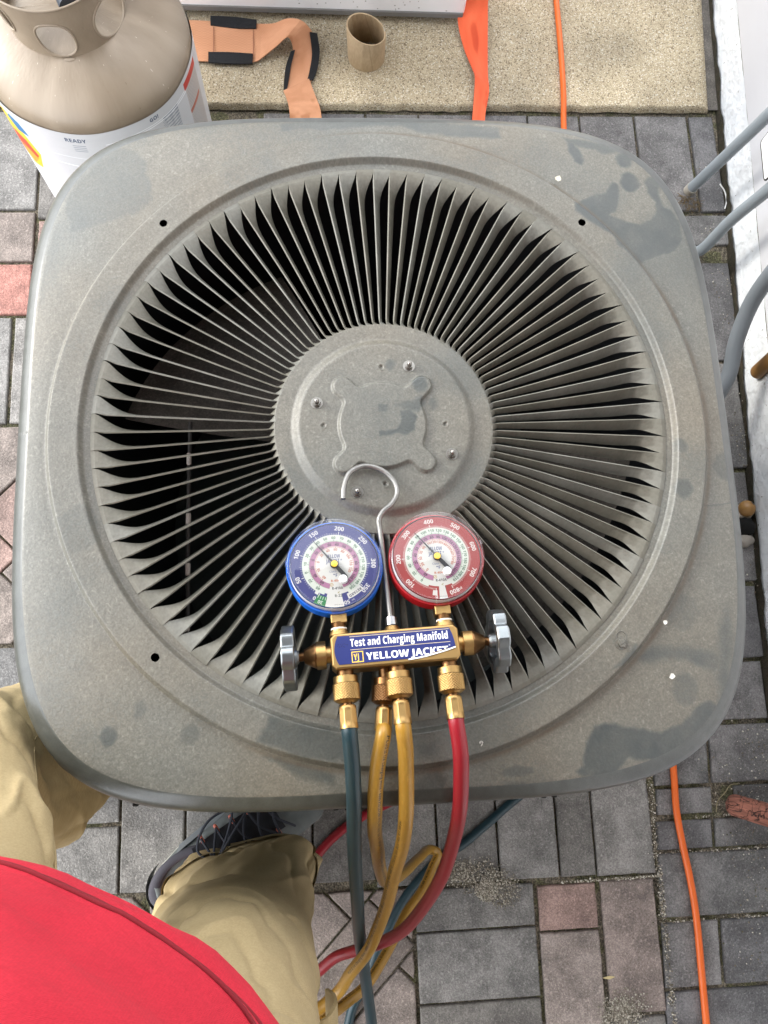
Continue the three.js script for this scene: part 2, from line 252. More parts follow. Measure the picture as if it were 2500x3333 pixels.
for (const [x, z, r, k] of [[.288, -.283, .011, 1], [.287, -.314, .009, 1], [-.27, .295, .008, .8], [-.24, .272, .007, .4], [-.194, .296, .008, .45], [.038, -.042, .0085, .8], [.051, -.021, .005, .6], [.008, -.065, .005, .6], [.303, .075, .009, .7], [.306, .03, .006, .6], [.354, .051, .012, .5], [.285, .275, .013, .4], [-.3, .1, .02, .25], [.29, .2, .016, .25]]) {
  const p = []; for (let i = 0; i < 12; i++) p.push([x + r * Math.cos(i * Math.PI / 6) * (1 + 0.15 * Math.sin(i * 2.4 + x * 90)), z + r * 1.2 * Math.sin(i * Math.PI / 6)]); P2(p, k, 0.003);
}
P2([[.322, .0925], [.35, .0905], [.372, .0885], [.372, .0897], [.35, .0917], [.322, .0935]], 0.6, 0.0012);
for (const q of clean) { q.b = [1e9, -1e9, 1e9, -1e9]; for (const [x, z] of q.p) { q.b[0] = Math.min(q.b[0], x - .012); q.b[1] = Math.max(q.b[1], x + .012); q.b[2] = Math.min(q.b[2], z - .012); q.b[3] = Math.max(q.b[3], z + .012); } }
function polySD(p, x, z) {
  let d = 1e9, ins = false;
  for (let i = 0, j = p.length - 1; i < p.length; j = i++) {
    const ex = p[j][0] - p[i][0], ez = p[j][1] - p[i][1], wx = x - p[i][0], wz = z - p[i][1], t = clamp((wx * ex + wz * ez) / (ex * ex + ez * ez));
    d = Math.min(d, (wx - ex * t) ** 2 + (wz - ez * t) ** 2);
    if ((p[i][1] > z) !== (p[j][1] > z) && x < (p[j][0] - p[i][0]) * (z - p[i][1]) / (p[j][1] - p[i][1]) + p[i][0]) ins = !ins;
  }
  return (ins ? -1 : 1) * Math.sqrt(d);
}
function cleanAt(x, z) {
  let k = 0; const dx = 0.005 * (fbm(x * 90, z * 90, 81, 3) - 0.5), dz = 0.005 * (fbm(x * 90, z * 90, 84, 3) - 0.5);
  for (const q of clean) { if (x < q.b[0] || x > q.b[1] || z < q.b[2] || z > q.b[3]) continue; k = Math.max(k, q.k * (1 - sst(-q.soft, q.soft, polySD(q.p, x + dx, z + dz)))); }
  return k;
}
const TS = 1536, field = new Float32Array(TS * TS);
for (let j = 0; j < TS; j++) for (let i = 0; i < TS; i++) {
  const x = (i / TS - 0.5) * 0.8, z = (j / TS - 0.5) * 0.8;
  let k = cleanAt(x, z); const r = Math.hypot(x, z);
  k = Math.max(k, 0.34 * sst(0.45, 0.75, fbm(x * 11, z * 11, 90, 4)));
  field[j * TS + i] = k;
}
const lidTex = dataTex(TS, TS, (u, v, i, j) => {
  const x = (u - 0.5) * 0.8, z = (v - 0.5) * 0.8, k = field[j * TS + i];
  const g1 = vn(x * 950, z * 950, 91), g2 = vn(x * 430, z * 430, 92), g3 = fbm(x * 60, z * 60, 93, 3), g4 = fbm(x * 9, z * 9, 95, 3);
  const grain = (g1 - 0.5) * 26 + (g2 - 0.5) * 10 + (g3 - 0.5) * 9;
  const warm = (g4 - 0.5) * 9;
  const fib = g2 > 0.84 && g1 > 0.55 ? 10 : 0;
  const d = [97 + warm + grain * 0.85 + fib, 94 + grain * 0.85 + fib, 84 - warm + grain * 0.8 + fib], c = [49 + grain * 0.2, 55 + grain * 0.2, 54 + grain * 0.2];
  const kk = clamp(k * (0.5 + 0.62 * g3) + (g2 - 0.5) * 0.35 * (k > 0.06 ? 1 : 0) * (1 - k));
  const out = [mix(d[0], c[0], kk), mix(d[1], c[1], kk), mix(d[2], c[2], kk)];
  // rusty dirt caught along the pressed ring on the right
  const r = Math.hypot(x, z), a = Math.atan2(z, x), w = Math.exp(-(((r - 0.3405) / 0.0022) ** 2)) * sst(-0.9, -0.4, Math.cos(a) - 0.6 + (Math.sin(a) > 0 ? 0.3 : 0)) * fbm(a * 14, 3, 96, 3) * 0.9;
  return [mix(out[0], 80, w), mix(out[1], 64, w), mix(out[2], 45, w)];
});
const lidRough = dataTex(768, 768, (u, v, i, j) => { const k = field[j * 2 * TS + i * 2]; const g = vn(u * 400, v * 400, 99); const c = mix(150 + 30 * (g - 0.5), 112, k); return [c, c, c]; }, false);
const lidBump = dataTex(1024, 1024, (u, v) => { const x = u * 0.8, z = v * 0.8; const c = 128 + 70 * (vn(x * 430, z * 430, 92) - 0.5) + 90 * (vn(x * 900, z * 900, 91) - 0.5); return [c, c, c]; }, false);
const glossy = (r, o) => new THREE.MeshPhysicalMaterial({ color: 0xffffff, roughness: r, metalness: 0, ior: 1.7, side: THREE.DoubleSide, ...o });
const lidMat = glossy(0.9, { map: lidTex, roughnessMap: lidRough, bumpMap: lidBump, bumpScale: 0.0003 });
const lidUV = (x, y, z) => [x / 0.8 + 0.5, z / 0.8 + 0.5];
const hoseBumpLite = dataTex(256, 256, (u, v) => { const c = 128 + 60 * (fbm(u * 12, v * 12, 305, 3, 12) - 0.5); return [c, c, c]; }, false);
const N4 = 4.6, HALF = 0.3735;
const rho = (th) => HALF / Math.pow(Math.abs(Math.cos(th)) ** N4 + Math.abs(Math.sin(th)) ** N4, 1 / N4);
{
  const NA = 768, holes = [-135, -45, 135].map((d) => [0.318 * Math.cos(d * Math.PI / 180), 0.318 * Math.sin(d * Math.PI / 180)]), HR = 0.0042;
  const inner = []; for (let r = 0.2925; r < 0.3002; r += 0.0025) inner.push(r);
  for (let r = 0.3003; r < 0.3062; r += 0.0006) inner.push(r); for (let r = 0.3075; r < 0.3318; r += 0.00165) inner.push(r); for (let r = 0.3322; r < 0.3392; r += 0.0005) inner.push(r);
  const nOut = 14, nRim = 10, rows = inner.length + nOut + nRim + 3;
  const hIn = (r) => r < 0.3003 ? -0.0074 + 0.0006 * sst(0.2925, 0.3, r) : r < 0.3062 ? mix(-0.0068, 0, sst(0.3004, 0.3056, r)) : r < 0.3322 ? 0 + 0.0008 * sst(0.306, 0.334, r) : mix(0.0008, -0.0082, sst(0.3322, 0.3391, r));
  const g = gridGeo(NA, rows - 1, (u, v, i, j) => {
    const th = (i % NA) / NA * Math.PI * 2, R = rho(th), Ri = R - 0.0175 - 0.004 * sst(0.38, 0.45, R); let r, y;
    const yi = -0.0082 - 0.009 * clamp((Ri - 0.34) / 0.1);
    if (j < inner.length) { r = inner[j]; y = hIn(r); }
    else if (j < inner.length + nOut) { const t = (j - inner.length + 1) / nOut; r = mix(0.3392, Ri, t); y = mix(-0.0082, yi, t * t); }
    else if (j < inner.length + nOut + nRim) { const f = (j - inner.length - nOut + 1) / nRim, q = 1 - (1 - f) ** 1.7; r = Ri + (R - Ri) * q; y = yi - 0.011 * q - 0.019 * f ** 4; }
    else { const k = j - inner.length - nOut - nRim; r = R - (k === 2 ? 0.014 : 0) + 0.0005; y = yi - (k === 0 ? 0.036 : 0.046); }
    let x = r * Math.cos(th), z = r * Math.sin(th);
    y += 0.0006 * (fbm(x * 14, z * 14, 101, 2) - 0.5);
    return [x, y, z];
  });
  // punch the three screw holes: pull rim vertices to the circle and drop the faces inside
  const p = g.attributes.position, inside = new Uint8Array(p.count);
  for (const [hx, hz] of holes) for (let i = 0; i < p.count; i++) { const dx = p.getX(i) - hx, dz = p.getZ(i) - hz, d = Math.hypot(dx, dz); if (d < HR && d > 1e-7) { inside[i] = 1; p.setX(i, hx + dx / d * HR); p.setZ(i, hz + dz / d * HR); } else if (d <= 1e-7) inside[i] = 1; }
  const ix = []; for (let k = 0; k < g.index.count; k += 3) { const a = g.index.getX(k), b = g.index.getX(k + 1), c = g.index.getX(k + 2); if (!(inside[a] && inside[b] && inside[c])) ix.push(a, b, c); }
  setUV(g, lidUV); g.translate(0, PH, 0);
  const cut = (inner.length + nOut) * (NA + 1), a1 = [], a2 = []; for (let k = 0; k < ix.length; k += 3) (Math.max(ix[k], ix[k + 1], ix[k + 2]) < cut ? a1 : a2).push(ix[k], ix[k + 1], ix[k + 2]);
  const g2 = g.clone(); g.setIndex(a1); g2.setIndex(a2); part('top_panel', g, lidMat, ac);
  setUV(g2, (x, y, z) => [Math.atan2(z, x) * 2.2, (Math.hypot(x, z) - y) / 0.12]);
  const rimTex = dataTex(512, 256, (u, v) => { const f = fbm(u * 24, v * 6, 301, 4, 24), q = vn(u * 300, v * 90, 302, 300); const c = (f - 0.5) * 26 + (q - 0.5) * 12; return [66 + c * 0.8, 69 + c * 0.8, 66 + c * 0.8]; });
  part('rolled_rim', g2, glossy(0.34, { map: rimTex, bumpMap: hoseBumpLite, bumpScale: 0.0004 }), ac);
}
// slats
{
  const rs = [0.1105, 0.112, 0.1135, 0.1155, 0.118, 0.122, 0.13, 0.145, 0.165, 0.185, 0.205, 0.225, 0.245, 0.256, 0.262, 0.267, 0.272, 0.276, 0.28, 0.284, 0.287, 0.29, 0.2925, 0.2945];
  const D = Math.PI * 2 / 96, T = [0, 0.12, 0.35, 0.65, 1];
  const w = (r) => { const o = sst(0.256, 0.2945, r) ** 1.6, h = 1 - sst(0.112, 0.1185, r); return mix(0.37, 1.02, Math.max(o, h)); };
  const dep = (r) => 0.98 * r * D * (1 - sst(0.246, 0.2938, r)) * sst(0.1105, 0.119, r) + 0.0002;
  const y0 = (r) => mix(-0.0092, -0.0069, clamp((r - 0.112) / 0.18)) + 0.0022 * Math.exp(-(((r - 0.288) / 0.0045) ** 2));
  const loop = [...T.map((t) => [t, 0]), ...[...T].reverse().map((t) => [t, 1])]; loop.push(loop[0]);
  const g = gridGeo(loop.length - 1, rs.length - 1, (u, v, i, j) => {
    const r = rs[j], [t, s] = loop[i]; const a = D * w(r) * Math.pow(t, 1.15), th = 0.0015;
    return [r * Math.cos(a), y0(r) - dep(r) * Math.pow(t, 0.92) - (s ? th * 0.6 : 0), r * Math.sin(a) - (s ? th * 0.8 * sst(0.111, 0.12, r) * (1 - sst(0.28, 0.293, r)) : 0)];
  });
  setUV(g, lidUV); const gg = toCreasedNormals(g, 0.7);
  const slatTex = dataTex(512, 512, (u, v) => { const a = vn(u * 500, v * 500, 111), b = fbm(u * 30, v * 30, 112, 4); const c = (a - 0.5) * 12 + (b - 0.5) * 24; return [108 + c, 107 + c, 99 + c]; });
  const tones = [0xffffff, 0xe9e6df, 0xf4f0ea].map((c) => std(c, 0.62, 0, { map: slatTex, bumpMap: lidBump, bumpScale: 0.0004 }));
  for (let k = 0; k < 96; k++) { const m = part('slat', gg, tones[Math.floor(rand() * 3)], ac); m.position.y = PH + (rand() - 0.5) * 0.0006; m.rotation.y = -((k * 3.75 - 0.17 + (rand() - 0.5) * 0.3) * Math.PI / 180); m.rotation.x = (rand() - 0.5) * 0.004; }
}
// hub plate with pressed four-lobed boss
{
  const sd = (x, z) => {
    const ax = Math.abs(x + 0.002), az = Math.abs(z - 0.001); const q = Math.hypot(ax * 1.02, az) - 0.0455;
    let l = 1e9; for (const [cx, cz] of [[-.0418, -.0405], [.0398, -.0405], [.0402, .0412], [-.0425, .0412]]) { const t = clamp(((x * cx + z * cz) / (cx * cx + cz * cz) - 0.7) / 0.3) * 0.3 + 0.7; l = Math.min(l, Math.hypot(x - cx * t, z - cz * t) - 0.0102); };
    const k = 0.006, h = clamp(0.5 + 0.5 * (l - q) / k); return mix(l, q, h) - k * h * (1 - h);
  };
  const rs = [0.00001]; for (let r = 0.0012; r < 0.0975; r += 0.0009) rs.push(r); for (let r = 0.0985; r < 0.1122; r += 0.0022) rs.push(r); rs.push(0.1125);
  const dim = [-91, 180, 1, 91.5].map((d) => [0.0622 * Math.cos(d * Math.PI / 180), 0.0622 * Math.sin(d * Math.PI / 180)]);
  const g = gridGeo(400, rs.length, (u, v, i, j) => {
    const th = (i % 400) / 400 * Math.PI * 2, last = j === rs.length, r = last ? 0.1125 : rs[j], x = r * Math.cos(th), z = r * Math.sin(th);
    let y = -0.0092 + 0.0062 * (1 - sst(0.0855, 0.0965, r)); if (last) y -= 0.0014;
    y += 0.0042 * (1 - sst(-0.0016, 0.0016, sd(x, z)));
    for (const [dx, dz] of dim) { const d = Math.hypot(x - dx, z - dz); y += -0.0016 * (1 - sst(0.0013, 0.0024, d)) + 0.0004 * Math.exp(-(((d - 0.0032) / 0.0008) ** 2)); }
    return [x, y + 0.0004 * (fbm(x * 30, z * 30, 121, 2) - 0.5), z];
  });
  setUV(g, lidUV); g.translate(0, PH, 0); part('hub_plate', g, lidMat, ac);
  const zinc = std(0x9d9a94, 0.35, 1);
  for (const [r, d] of [[.0684, -66.1], [.0726, -160.7], [.0746, 26.2], [.0767, 113.3]]) {
    const b = part('bolt', M([cylY(0.0066, 0.0062, 0, 0.0012, 28), cylY(0.0043, 0.0041, 0.0012, 0.0052, 6), cylY(0.0025, 0.0025, 0.005, 0.0085, 14), new THREE.SphereGeometry(0.0025, 14, 8, 0, 6.3, 0, 1.6).translate(0, 0.0085, 0)]), zinc, ac);
    b.position.set(r * Math.cos(d * Math.PI / 180), PH - 0.004, r * Math.sin(d * Math.PI / 180)); b.rotation.y = d;
  }
  const s = part('screw', M([cylY(0.0062, 0.006, 0, 0.001, 24), cylY(0.0042, 0.004, 0.001, 0.004, 6), box(0.0064, 0.0006, 0.001, 0, 0.0041, 0), new THREE.TorusGeometry(0.005, 0.0005, 6, 24).rotateX(Math.PI / 2).translate(0.004, 0.0003, -0.0055)]), lidMat, ac);
  s.position.set(.3185 * Math.cos(.8016), PH, .3185 * Math.sin(.8016)); s.rotation.y = 0.5;
}
// cabinet, fan, motor, wire
{
  const paint = std(0x4f5654, 0.6, 0, { bumpMap: aggBump, bumpScale: 0.0003 }), dark = std(0x16171a, 0.8), fanM = std(0x5e5750, 0.75, 0, { map: aggTex });
  const H = PH - 0.05;
  for (let k = 0; k < 4; k++) {
    const gs = [box(0.56, H - 0.03, 0.006, 0, H / 2 + 0.02, 0.338)];
    for (let i = 0; i < 22; i++) gs.push(new THREE.BoxGeometry(0.5, 0.016, 0.003).rotateX(-0.6).translate(0, 0.09 + i * 0.0195, 0.344));
    const m = part('side_panel', M(gs), paint, ac); m.rotation.y = k * Math.PI / 2;
  }
  for (let k = 0; k < 4; k++) part('corner_post', new THREE.CylinderGeometry(0.062, 0.062, H - 0.03, 20, 1, true, 0, Math.PI / 2).translate(0.279, H / 2 + 0.02, 0.279), paint, ac).rotation.y = k * Math.PI / 2;
  { const sh = new THREE.Shape(), w = 0.342, q = 0.065; sh.moveTo(-w + q, -w); sh.lineTo(w - q, -w); sh.quadraticCurveTo(w, -w, w, -w + q); sh.lineTo(w, w - q); sh.quadraticCurveTo(w, w, w - q, w); sh.lineTo(-w + q, w); sh.quadraticCurveTo(-w, w, -w, w - q); sh.lineTo(-w, -w + q); sh.quadraticCurveTo(-w, -w, -w + q, -w); part('base_pan', new THREE.ExtrudeGeometry(sh, { depth: 0.034, bevelEnabled: false }).rotateX(-Math.PI / 2).translate(0, 0.002, 0), paint, ac); }
  part('coil', new THREE.CylinderGeometry(0.315, 0.315, H - 0.06, 48, 1, true).translate(0, H / 2 + 0.03, 0), dark, ac);
  part('motor', M([cylY(0.075, 0.078, PH - 0.09, PH - 0.02, 40), cylY(0.012, 0.012, PH - 0.24, PH - 0.08, 16)]), std(0x25262a, 0.55, 0.3), ac);
  for (let k = 0; k < 2; k++) {
    const g = gridGeo(24, 16, (u, v) => { const r = mix(0.06, 0.272, v), a = mix(-0.6, 0.6, u) * (1 - 0.12 * v), d = 0.075 * (u - 0.5) * (0.5 + v); return [r * Math.cos(a), -d - 0.02 * (1 - (2 * u - 1) ** 2), r * Math.sin(a)]; });
    const m = part('fan_blade', g, fanM, ac); m.position.y = PH - 0.1; m.rotation.y = -(3.76 + k * 3.1416);
  }
  part('wire_conduit', tube([[-0.203, PH - 0.045, -0.02], [-0.2035, PH - 0.042, 0.08], [-0.203, PH - 0.045, 0.26]], 0.0022, 20, 8), std(0x2b2826, 0.7), ac);
  for (const z of [0.021, 0.085, 0.137, 0.193]) part('cable_tie', new THREE.CapsuleGeometry(0.0026, 0.009, 6, 10).rotateX(Math.PI / 2).translate(-0.2035, PH - 0.042, z), std(0xb9b0a8, 0.6), ac);
  for (const x of [-0.249, -0.055, 0.153]) part('clip', M([box(0.018, 0.012, 0.012, -0.0, 0, 0, 0.002), box(0.005, 0.016, 0.014, -0.005, -0.001, 0.002, 0.001), box(0.005, 0.016, 0.014, 0.006, -0.001, 0.002, 0.001)]), std(0x1b1b1a, 0.7), ac).position.set(x, PH - 0.062, rho(Math.atan2(0.36, x)) * Math.sin(Math.atan2(0.36, x)) - 0.004);
}

// ------------------------------------------------------------------ gauge manifold
const mb = new THREE.Matrix4().makeBasis(new THREE.Vector3(0.99899, 0, -0.04498), new THREE.Vector3(-0.04416, -0.19081, -0.98063), new THREE.Vector3(-0.00858, 0.98163, -0.19062));
const brass = std(0xb08f5c, 0.36, 1, { bumpMap: aggBump, bumpScale: 0.00008 }), brassDark = std(0x7d5c3c, 0.36, 1), steel = std(0xb9bbbd, 0.3, 1), cast = std(0x8d9294, 0.32, 0.95, { bumpMap: aggBump, bumpScale: 0.0002 }), rodM = std(0x8a8884, 0.32, 0.85, { bumpMap: aggBump, bumpScale: 0.0002 });
const man = thing('gauge_manifold', 'brass manifold with one blue and one red dial lying on the slatted fan top', 'gauge manifold', [-0.0029, 0.6042, 0.2266]);
man.quaternion.setFromRotationMatrix(mb);
{
  // bar with clipped corners
  const s = new THREE.Shape(); const c = 0.004, x0 = -0.0575, x1 = 0.0605, v = 0.0165;
  s.moveTo(x0 + c, -v); s.lineTo(x1 - c, -v); s.lineTo(x1, -v + c); s.lineTo(x1, v - c); s.lineTo(x1 - c, v); s.lineTo(x0 + c, v); s.lineTo(x0, v - c); s.lineTo(x0, -v + c); s.closePath();
  const bar = new THREE.ExtrudeGeometry(s, { depth: 0.021, bevelEnabled: true, bevelThickness: 0.002, bevelSize: 0.002, bevelOffset: -0.002, bevelSegments: 3 }).translate(0, 0, -0.0115);
  const body = part('manifold_body', bar, brass, man);
  // bosses: gauge sockets, hook socket, ports
  for (const x of [-0.0485, 0.0505]) {
    part('gauge_socket', M([new THREE.CylinderGeometry(0.0085, 0.0098, 0.004, 32).translate(x, 0.0182, 0), cylY(0.0074, 0.0074, 0.02, 0.0232, 28, x)]), brass, man);
    part('seal_tape', cylY(0.0076, 0.0075, 0.0222, 0.0236, 28, x), std(0xe6dfd2, 0.7), man);
    const th = []; for (let i = 0; i < 5; i++) th.push(new THREE.TorusGeometry(0.0062, 0.0007, 8, 28).rotateX(Math.PI / 2).translate(x, 0.0242 + i * 0.0011, 0)); th.push(cylY(0.0061, 0.0061, 0.022, 0.03, 24, x));
    part('gauge_thread', M(th), brassDark, man);
  }
  part('hook_socket', M([new THREE.CylinderGeometry(0.006, 0.0085, 0.005, 32).translate(0.0008, 0.0188, 0)]), brass, man);
  for (const x of [-0.046, 0.002, 0.0497]) part('port', M([cylY(0.0078, 0.0078, -0.0205, -0.0125, 32, x), cylY(0.0062, 0.0062, -0.0235, -0.02, 28, x)]), brassDark, man);
  part('spare_port', new THREE.CylinderGeometry(0.0062, 0.0062, 0.014, 24).rotateX(0.15).translate(-0.009, -0.0185, -0.009), brassDark, man);
  // printed label, its lower right corner peeled back
  const L = new THREE.Shape(); const lx0 = -0.0537, lx1 = 0.0562;
  L.moveTo(lx0 + 0.003, -0.0125); L.quadraticCurveTo(lx0 - 0.004, 0, lx0 + 0.003, 0.0135); L.lineTo(lx1 - 0.004, 0.0135); L.quadraticCurveTo(lx1 - 0.0005, 0.006, lx1, -0.0042); L.lineTo(0.043, -0.0068); L.lineTo(0.036, -0.0082); L.lineTo(0.032, -0.0108); L.lineTo(0.012, -0.0122); L.closePath();
  const lg = new THREE.ExtrudeGeometry(L, { depth: 0.0004, bevelEnabled: false, curveSegments: 12 }).translate(0, 0, 0.0117);
  setUV(lg, (x, y) => [(x - lx0) / (lx1 - lx0), (y + 0.0135) / 0.027]);
  const lt = canvasTex(1024, 252, (g, W, H) => {
    g.fillStyle = '#232c66'; g.fillRect(0, 0, W, H);
    g.strokeStyle = '#d6c49c'; g.lineWidth = 4; g.beginPath(); g.moveTo(130, 12); g.lineTo(985, 12); g.moveTo(130, 124); g.lineTo(985, 124); g.stroke();
    const fit = (t, x, y, w, font, col) => { g.font = font; g.fillStyle = col; const m = g.measureText(t).width; g.save(); g.translate(x, y); g.scale(w / m, 1); g.fillText(t, 0, 0); g.restore(); };
    fit('Test and Charging Manifold', 132, 97, 842, 'bold 92px sans-serif', '#f4f2ec');
    fit('YELLOW JACKET', 258, 220, 700, 'bold 84px sans-serif', '#f8f6f0'); fit('YELLOW JACKET', 260, 220, 700, 'bold 84px sans-serif', '#f8f6f0');
    g.strokeStyle = '#ecc04a'; g.lineWidth = 8; g.strokeRect(140, 144, 92, 86);
    g.fillStyle = '#ecc04a'; g.font = 'bold 76px sans-serif'; g.save(); g.translate(152, 214); g.scale(0.72, 1); g.fillText('YJ', 0, 0); g.restore();
    g.fillStyle = '#f4f2ec'; g.font = '18px sans-serif'; g.fillText('®', 966, 160);
    g.fillStyle = '#0d1026'; for (let i = 0; i < 14; i++) g.fillRect(20 + i * 6 + 8 * Math.sin(i * 3), 80 + 14 * Math.sin(i * 5.1), 5, 5);
  });
  part('label', lg, std(0xffffff, 0.28, 0, { map: lt }), body);
  const peel = gridGeo(20, 4, (u, w) => { const a = [mix(0.012, 0.0562, u), mix(-0.0122, -0.0044, u ** 1.5)]; return [a[0], a[1] - 0.0014 * w, 0.0122 + 0.0007 * w * (0.6 + 0.6 * Math.sin(u * 15))]; });
  part('peeled_edge', peel, std(0xcfd3d8, 0.35), body);
  // hook
  const hk = part('hook', tube([[0.0008, 0.022, 0], [0.0004, 0.0334, 0], [-0.0006, 0.0798, 0.0025], [-0.0016, 0.114, 0.0065], [-0.0017, 0.1267, 0.0085], [0.0028, 0.1343, 0.0095], [0.0128, 0.1424, 0.0105], [0.0187, 0.1535, 0.0115], [0.0158, 0.1663, 0.0125], [0.0065, 0.1766, 0.0135], [-0.0072, 0.1826, 0.014], [-0.018, 0.1815, 0.0145], [-0.0276, 0.175, 0.0145], [-0.0332, 0.1622, 0.014], [-0.0351, 0.149, 0.0135]], 0.00265, 180, 14), rodM, man);
  part('hook_tip', new THREE.CircleGeometry(0.00265, 16).rotateX(Math.PI / 2).translate(-0.0351, 0.1489, 0.0135), rodM, hk);
  part('hex_nut', M([new THREE.CylinderGeometry(0.0058, 0.0058, 0.0072, 6).rotateY(0.3).translate(0.0008, 0.0262, 0), cylY(0.0042, 0.0042, 0.0225, 0.0306, 20, 0.0008)]), steel, man);
  // hand wheels and bonnets
  for (const sgn of [-1, 1]) {
    const hex = new THREE.CylinderGeometry(0.0128, 0.0128, 0.0088, 6).rotateZ(Math.PI / 2).rotateX(0.25).translate(0.0665, 0, 0);
    const chf = new THREE.CylinderGeometry(0.0096, 0.0113, 0.0016, 24).rotateZ(-Math.PI / 2).translate(0.0712, 0, 0);
    const b = part('bonnet', M([cylX(0.0078, 0.0078, 0.057, 0.0625, 28), hex, chf]), brass, man);
    const cone = part('bonnet_cone', M([cylX(0.0114, 0.0114, 0.0706, 0.0722, 32), cylX(0.0114, 0.0064, 0.0722, 0.082, 32)]), brassDark, man);
    const tt = [cylX(0.0036, 0.0036, 0.081, 0.0885, 20)]; for (let i = 0; i < 5; i++) tt.push(new THREE.TorusGeometry(0.0037, 0.0006, 6, 22).rotateY(Math.PI / 2).translate(0.0825 + i * 0.0011, 0, 0));
    const stem = part('valve_stem', M(tt), brassDark, man);
    const w = new THREE.Group(); w.name = 'hand_wheel'; man.add(w);
    const sh = new THREE.Shape(); for (let i = 0; i <= 140; i++) { const a = i / 140 * Math.PI * 2, r = 0.0268 + 0.0023 * Math.cos(a * 7) - 0.0008 * Math.cos(a * 14); sh[i ? 'lineTo' : 'moveTo'](r * Math.cos(a), r * Math.sin(a)); }
    const ho = new THREE.Path(); for (let i = 0; i <= 140; i++) { const a = -i / 140 * Math.PI * 2, r = 0.0205 + 0.0021 * Math.cos(a * 7); ho[i ? 'lineTo' : 'moveTo'](r * Math.cos(a), r * Math.sin(a)); } sh.holes.push(ho);
    const rim = toCreasedNormals(new THREE.ExtrudeGeometry(sh, { depth: 0.0085, bevelEnabled: true, bevelThickness: 0.0016, bevelSize: 0.0014, bevelSegments: 3 }), 0.9).rotateY(Math.PI / 2).translate(0.0915, 0, 0);
    part('rim', rim, cast, w);
    const web = new THREE.Shape(); for (let i = 0; i <= 140; i++) { const a = i / 140 * Math.PI * 2, r = 0.0222 + 0.002 * Math.cos(a * 7); web[i ? 'lineTo' : 'moveTo'](r * Math.cos(a), r * Math.sin(a)); }
    part('web', new THREE.ExtrudeGeometry(web, { depth: 0.0025, bevelEnabled: true, bevelThickness: 0.0008, bevelSize: 0.0004, bevelSegments: 2 }).rotateY(Math.PI / 2).translate(0.0975, 0, 0), cast, w);
    part('hub', M([cylX(0.0068, 0.0075, 0.0885, 0.0975, 28), cylX(0.0052, 0.0068, 0.0868, 0.0886, 28), cylX(0.0062, 0.0058, 0.1, 0.1022, 24)]), cast, w);
    for (const o of [b, cone, stem, w]) o.rotation.y = sgn < 0 ? Math.PI : 0;
    if (sgn > 0) for (const o of [b, cone, stem, w]) o.position.x = 0.0028;
    w.rotation.x = sgn < 0 ? 0.2 : 0.5;
  }
  // gauges
  const dial = (cfg) => canvasTex(1024, 1024, (g, W) => {
    const C = W / 2, R = W / 2, ang = (t) => t - Math.PI / 2;      // clockwise from the top
    const arc = (r0, r1, a0, a1, col) => { g.fillStyle = col; g.beginPath(); g.arc(C, C, r1 * R, ang(a0), ang(a1)); g.arc(C, C, r0 * R, ang(a1), ang(a0), true); g.closePath(); g.fill(); };
    const D2 = Math.PI / 180;
    g.fillStyle = '#efeeea'; g.fillRect(0, 0, W, W);
    arc(0.70, 1.02, cfg.a0 * D2, cfg.a1 * D2, cfg.outer);
    if (cfg.blue) { arc(0.78, 1.02, 196 * D2, 212 * D2, '#1f8a4c'); arc(0.74, 0.87, 134 * D2, 162 * D2, '#f1f0ec'); }
    else arc(0.8, 0.92, 186 * D2, 193 * D2, '#f4f1ec');
    g.fillStyle = '#e8efe4'; g.beginPath(); g.arc(C, C, 0.74 * R, ang(-158 * D2), ang(158 * D2)); g.arc(C, C, 0.57 * R, ang(158 * D2), ang(-158 * D2), true); g.fill();
    arc(0.455, 0.575, -165 * D2, 163 * D2, '#bd80a6');
    const tick = (r0, r1, a, col, lw) => { const t = ang(a * D2); g.strokeStyle = col; g.lineWidth = lw; g.beginPath(); g.moveTo(C + r0 * R * Math.cos(t), C + r0 * R * Math.sin(t)); g.lineTo(C + r1 * R * Math.cos(t), C + r1 * R * Math.sin(t)); g.stroke(); };
    const txt = (s, r, a, size, col, bold = 'bold ') => { g.save(); g.translate(C, C); g.rotate(a * D2); g.translate(0, -r * R); g.fillStyle = col; g.font = bold + size + 'px sans-serif'; g.textAlign = 'center'; g.textBaseline = 'middle'; g.fillText(s, 0, 0); g.restore(); };
    const n = cfg.big.length - 1, st = (cfg.t1 - cfg.t0) / n;
    for (let i = 0; i < n * cfg.sub; i++) { const a = cfg.t0 + i * st / cfg.sub; tick(0.745, i % cfg.sub === 0 ? 0.815 : i % (cfg.sub / 2) === 0 ? 0.80 : 0.785, a, '#f4f2ee', i % cfg.sub ? 4 : 8); }
    tick(0.745, 0.815, cfg.t1, '#f4f2ee', 8);
    cfg.big.forEach((s, i) => { if (s !== '') txt(s, 0.895, cfg.t0 + i * st, 72, '#f6f4f0'); });
    const ring = (list, r, rt, col, size, a0, a1, sub) => { list.forEach((s, i) => { const a = a0 + (a1 - a0) * (i / (list.length - 1)) ** cfg.pow; txt(s, r, a, size, col); tick(rt, rt + 0.035, a, col, 6); if (i < list.length - 1) { const b = a0 + (a1 - a0) * ((i + 1) / (list.length - 1)) ** cfg.pow; for (let k = 1; k < sub; k++) tick(rt, rt + 0.02, a + (b - a) * k / sub, col, 3); } }); };
    g.strokeStyle = '#5b9a6c'; g.lineWidth = 2; g.beginPath(); g.arc(C, C, 0.578 * R, ang(-165 * D2), ang(163 * D2)); g.stroke();
    ring(cfg.green, 0.665, 0.585, '#1d5c38', 46, -142, 146, 5);
    ring(cfg.black, 0.5, 0.535, '#1e141c', 44, -142, 146, 5);
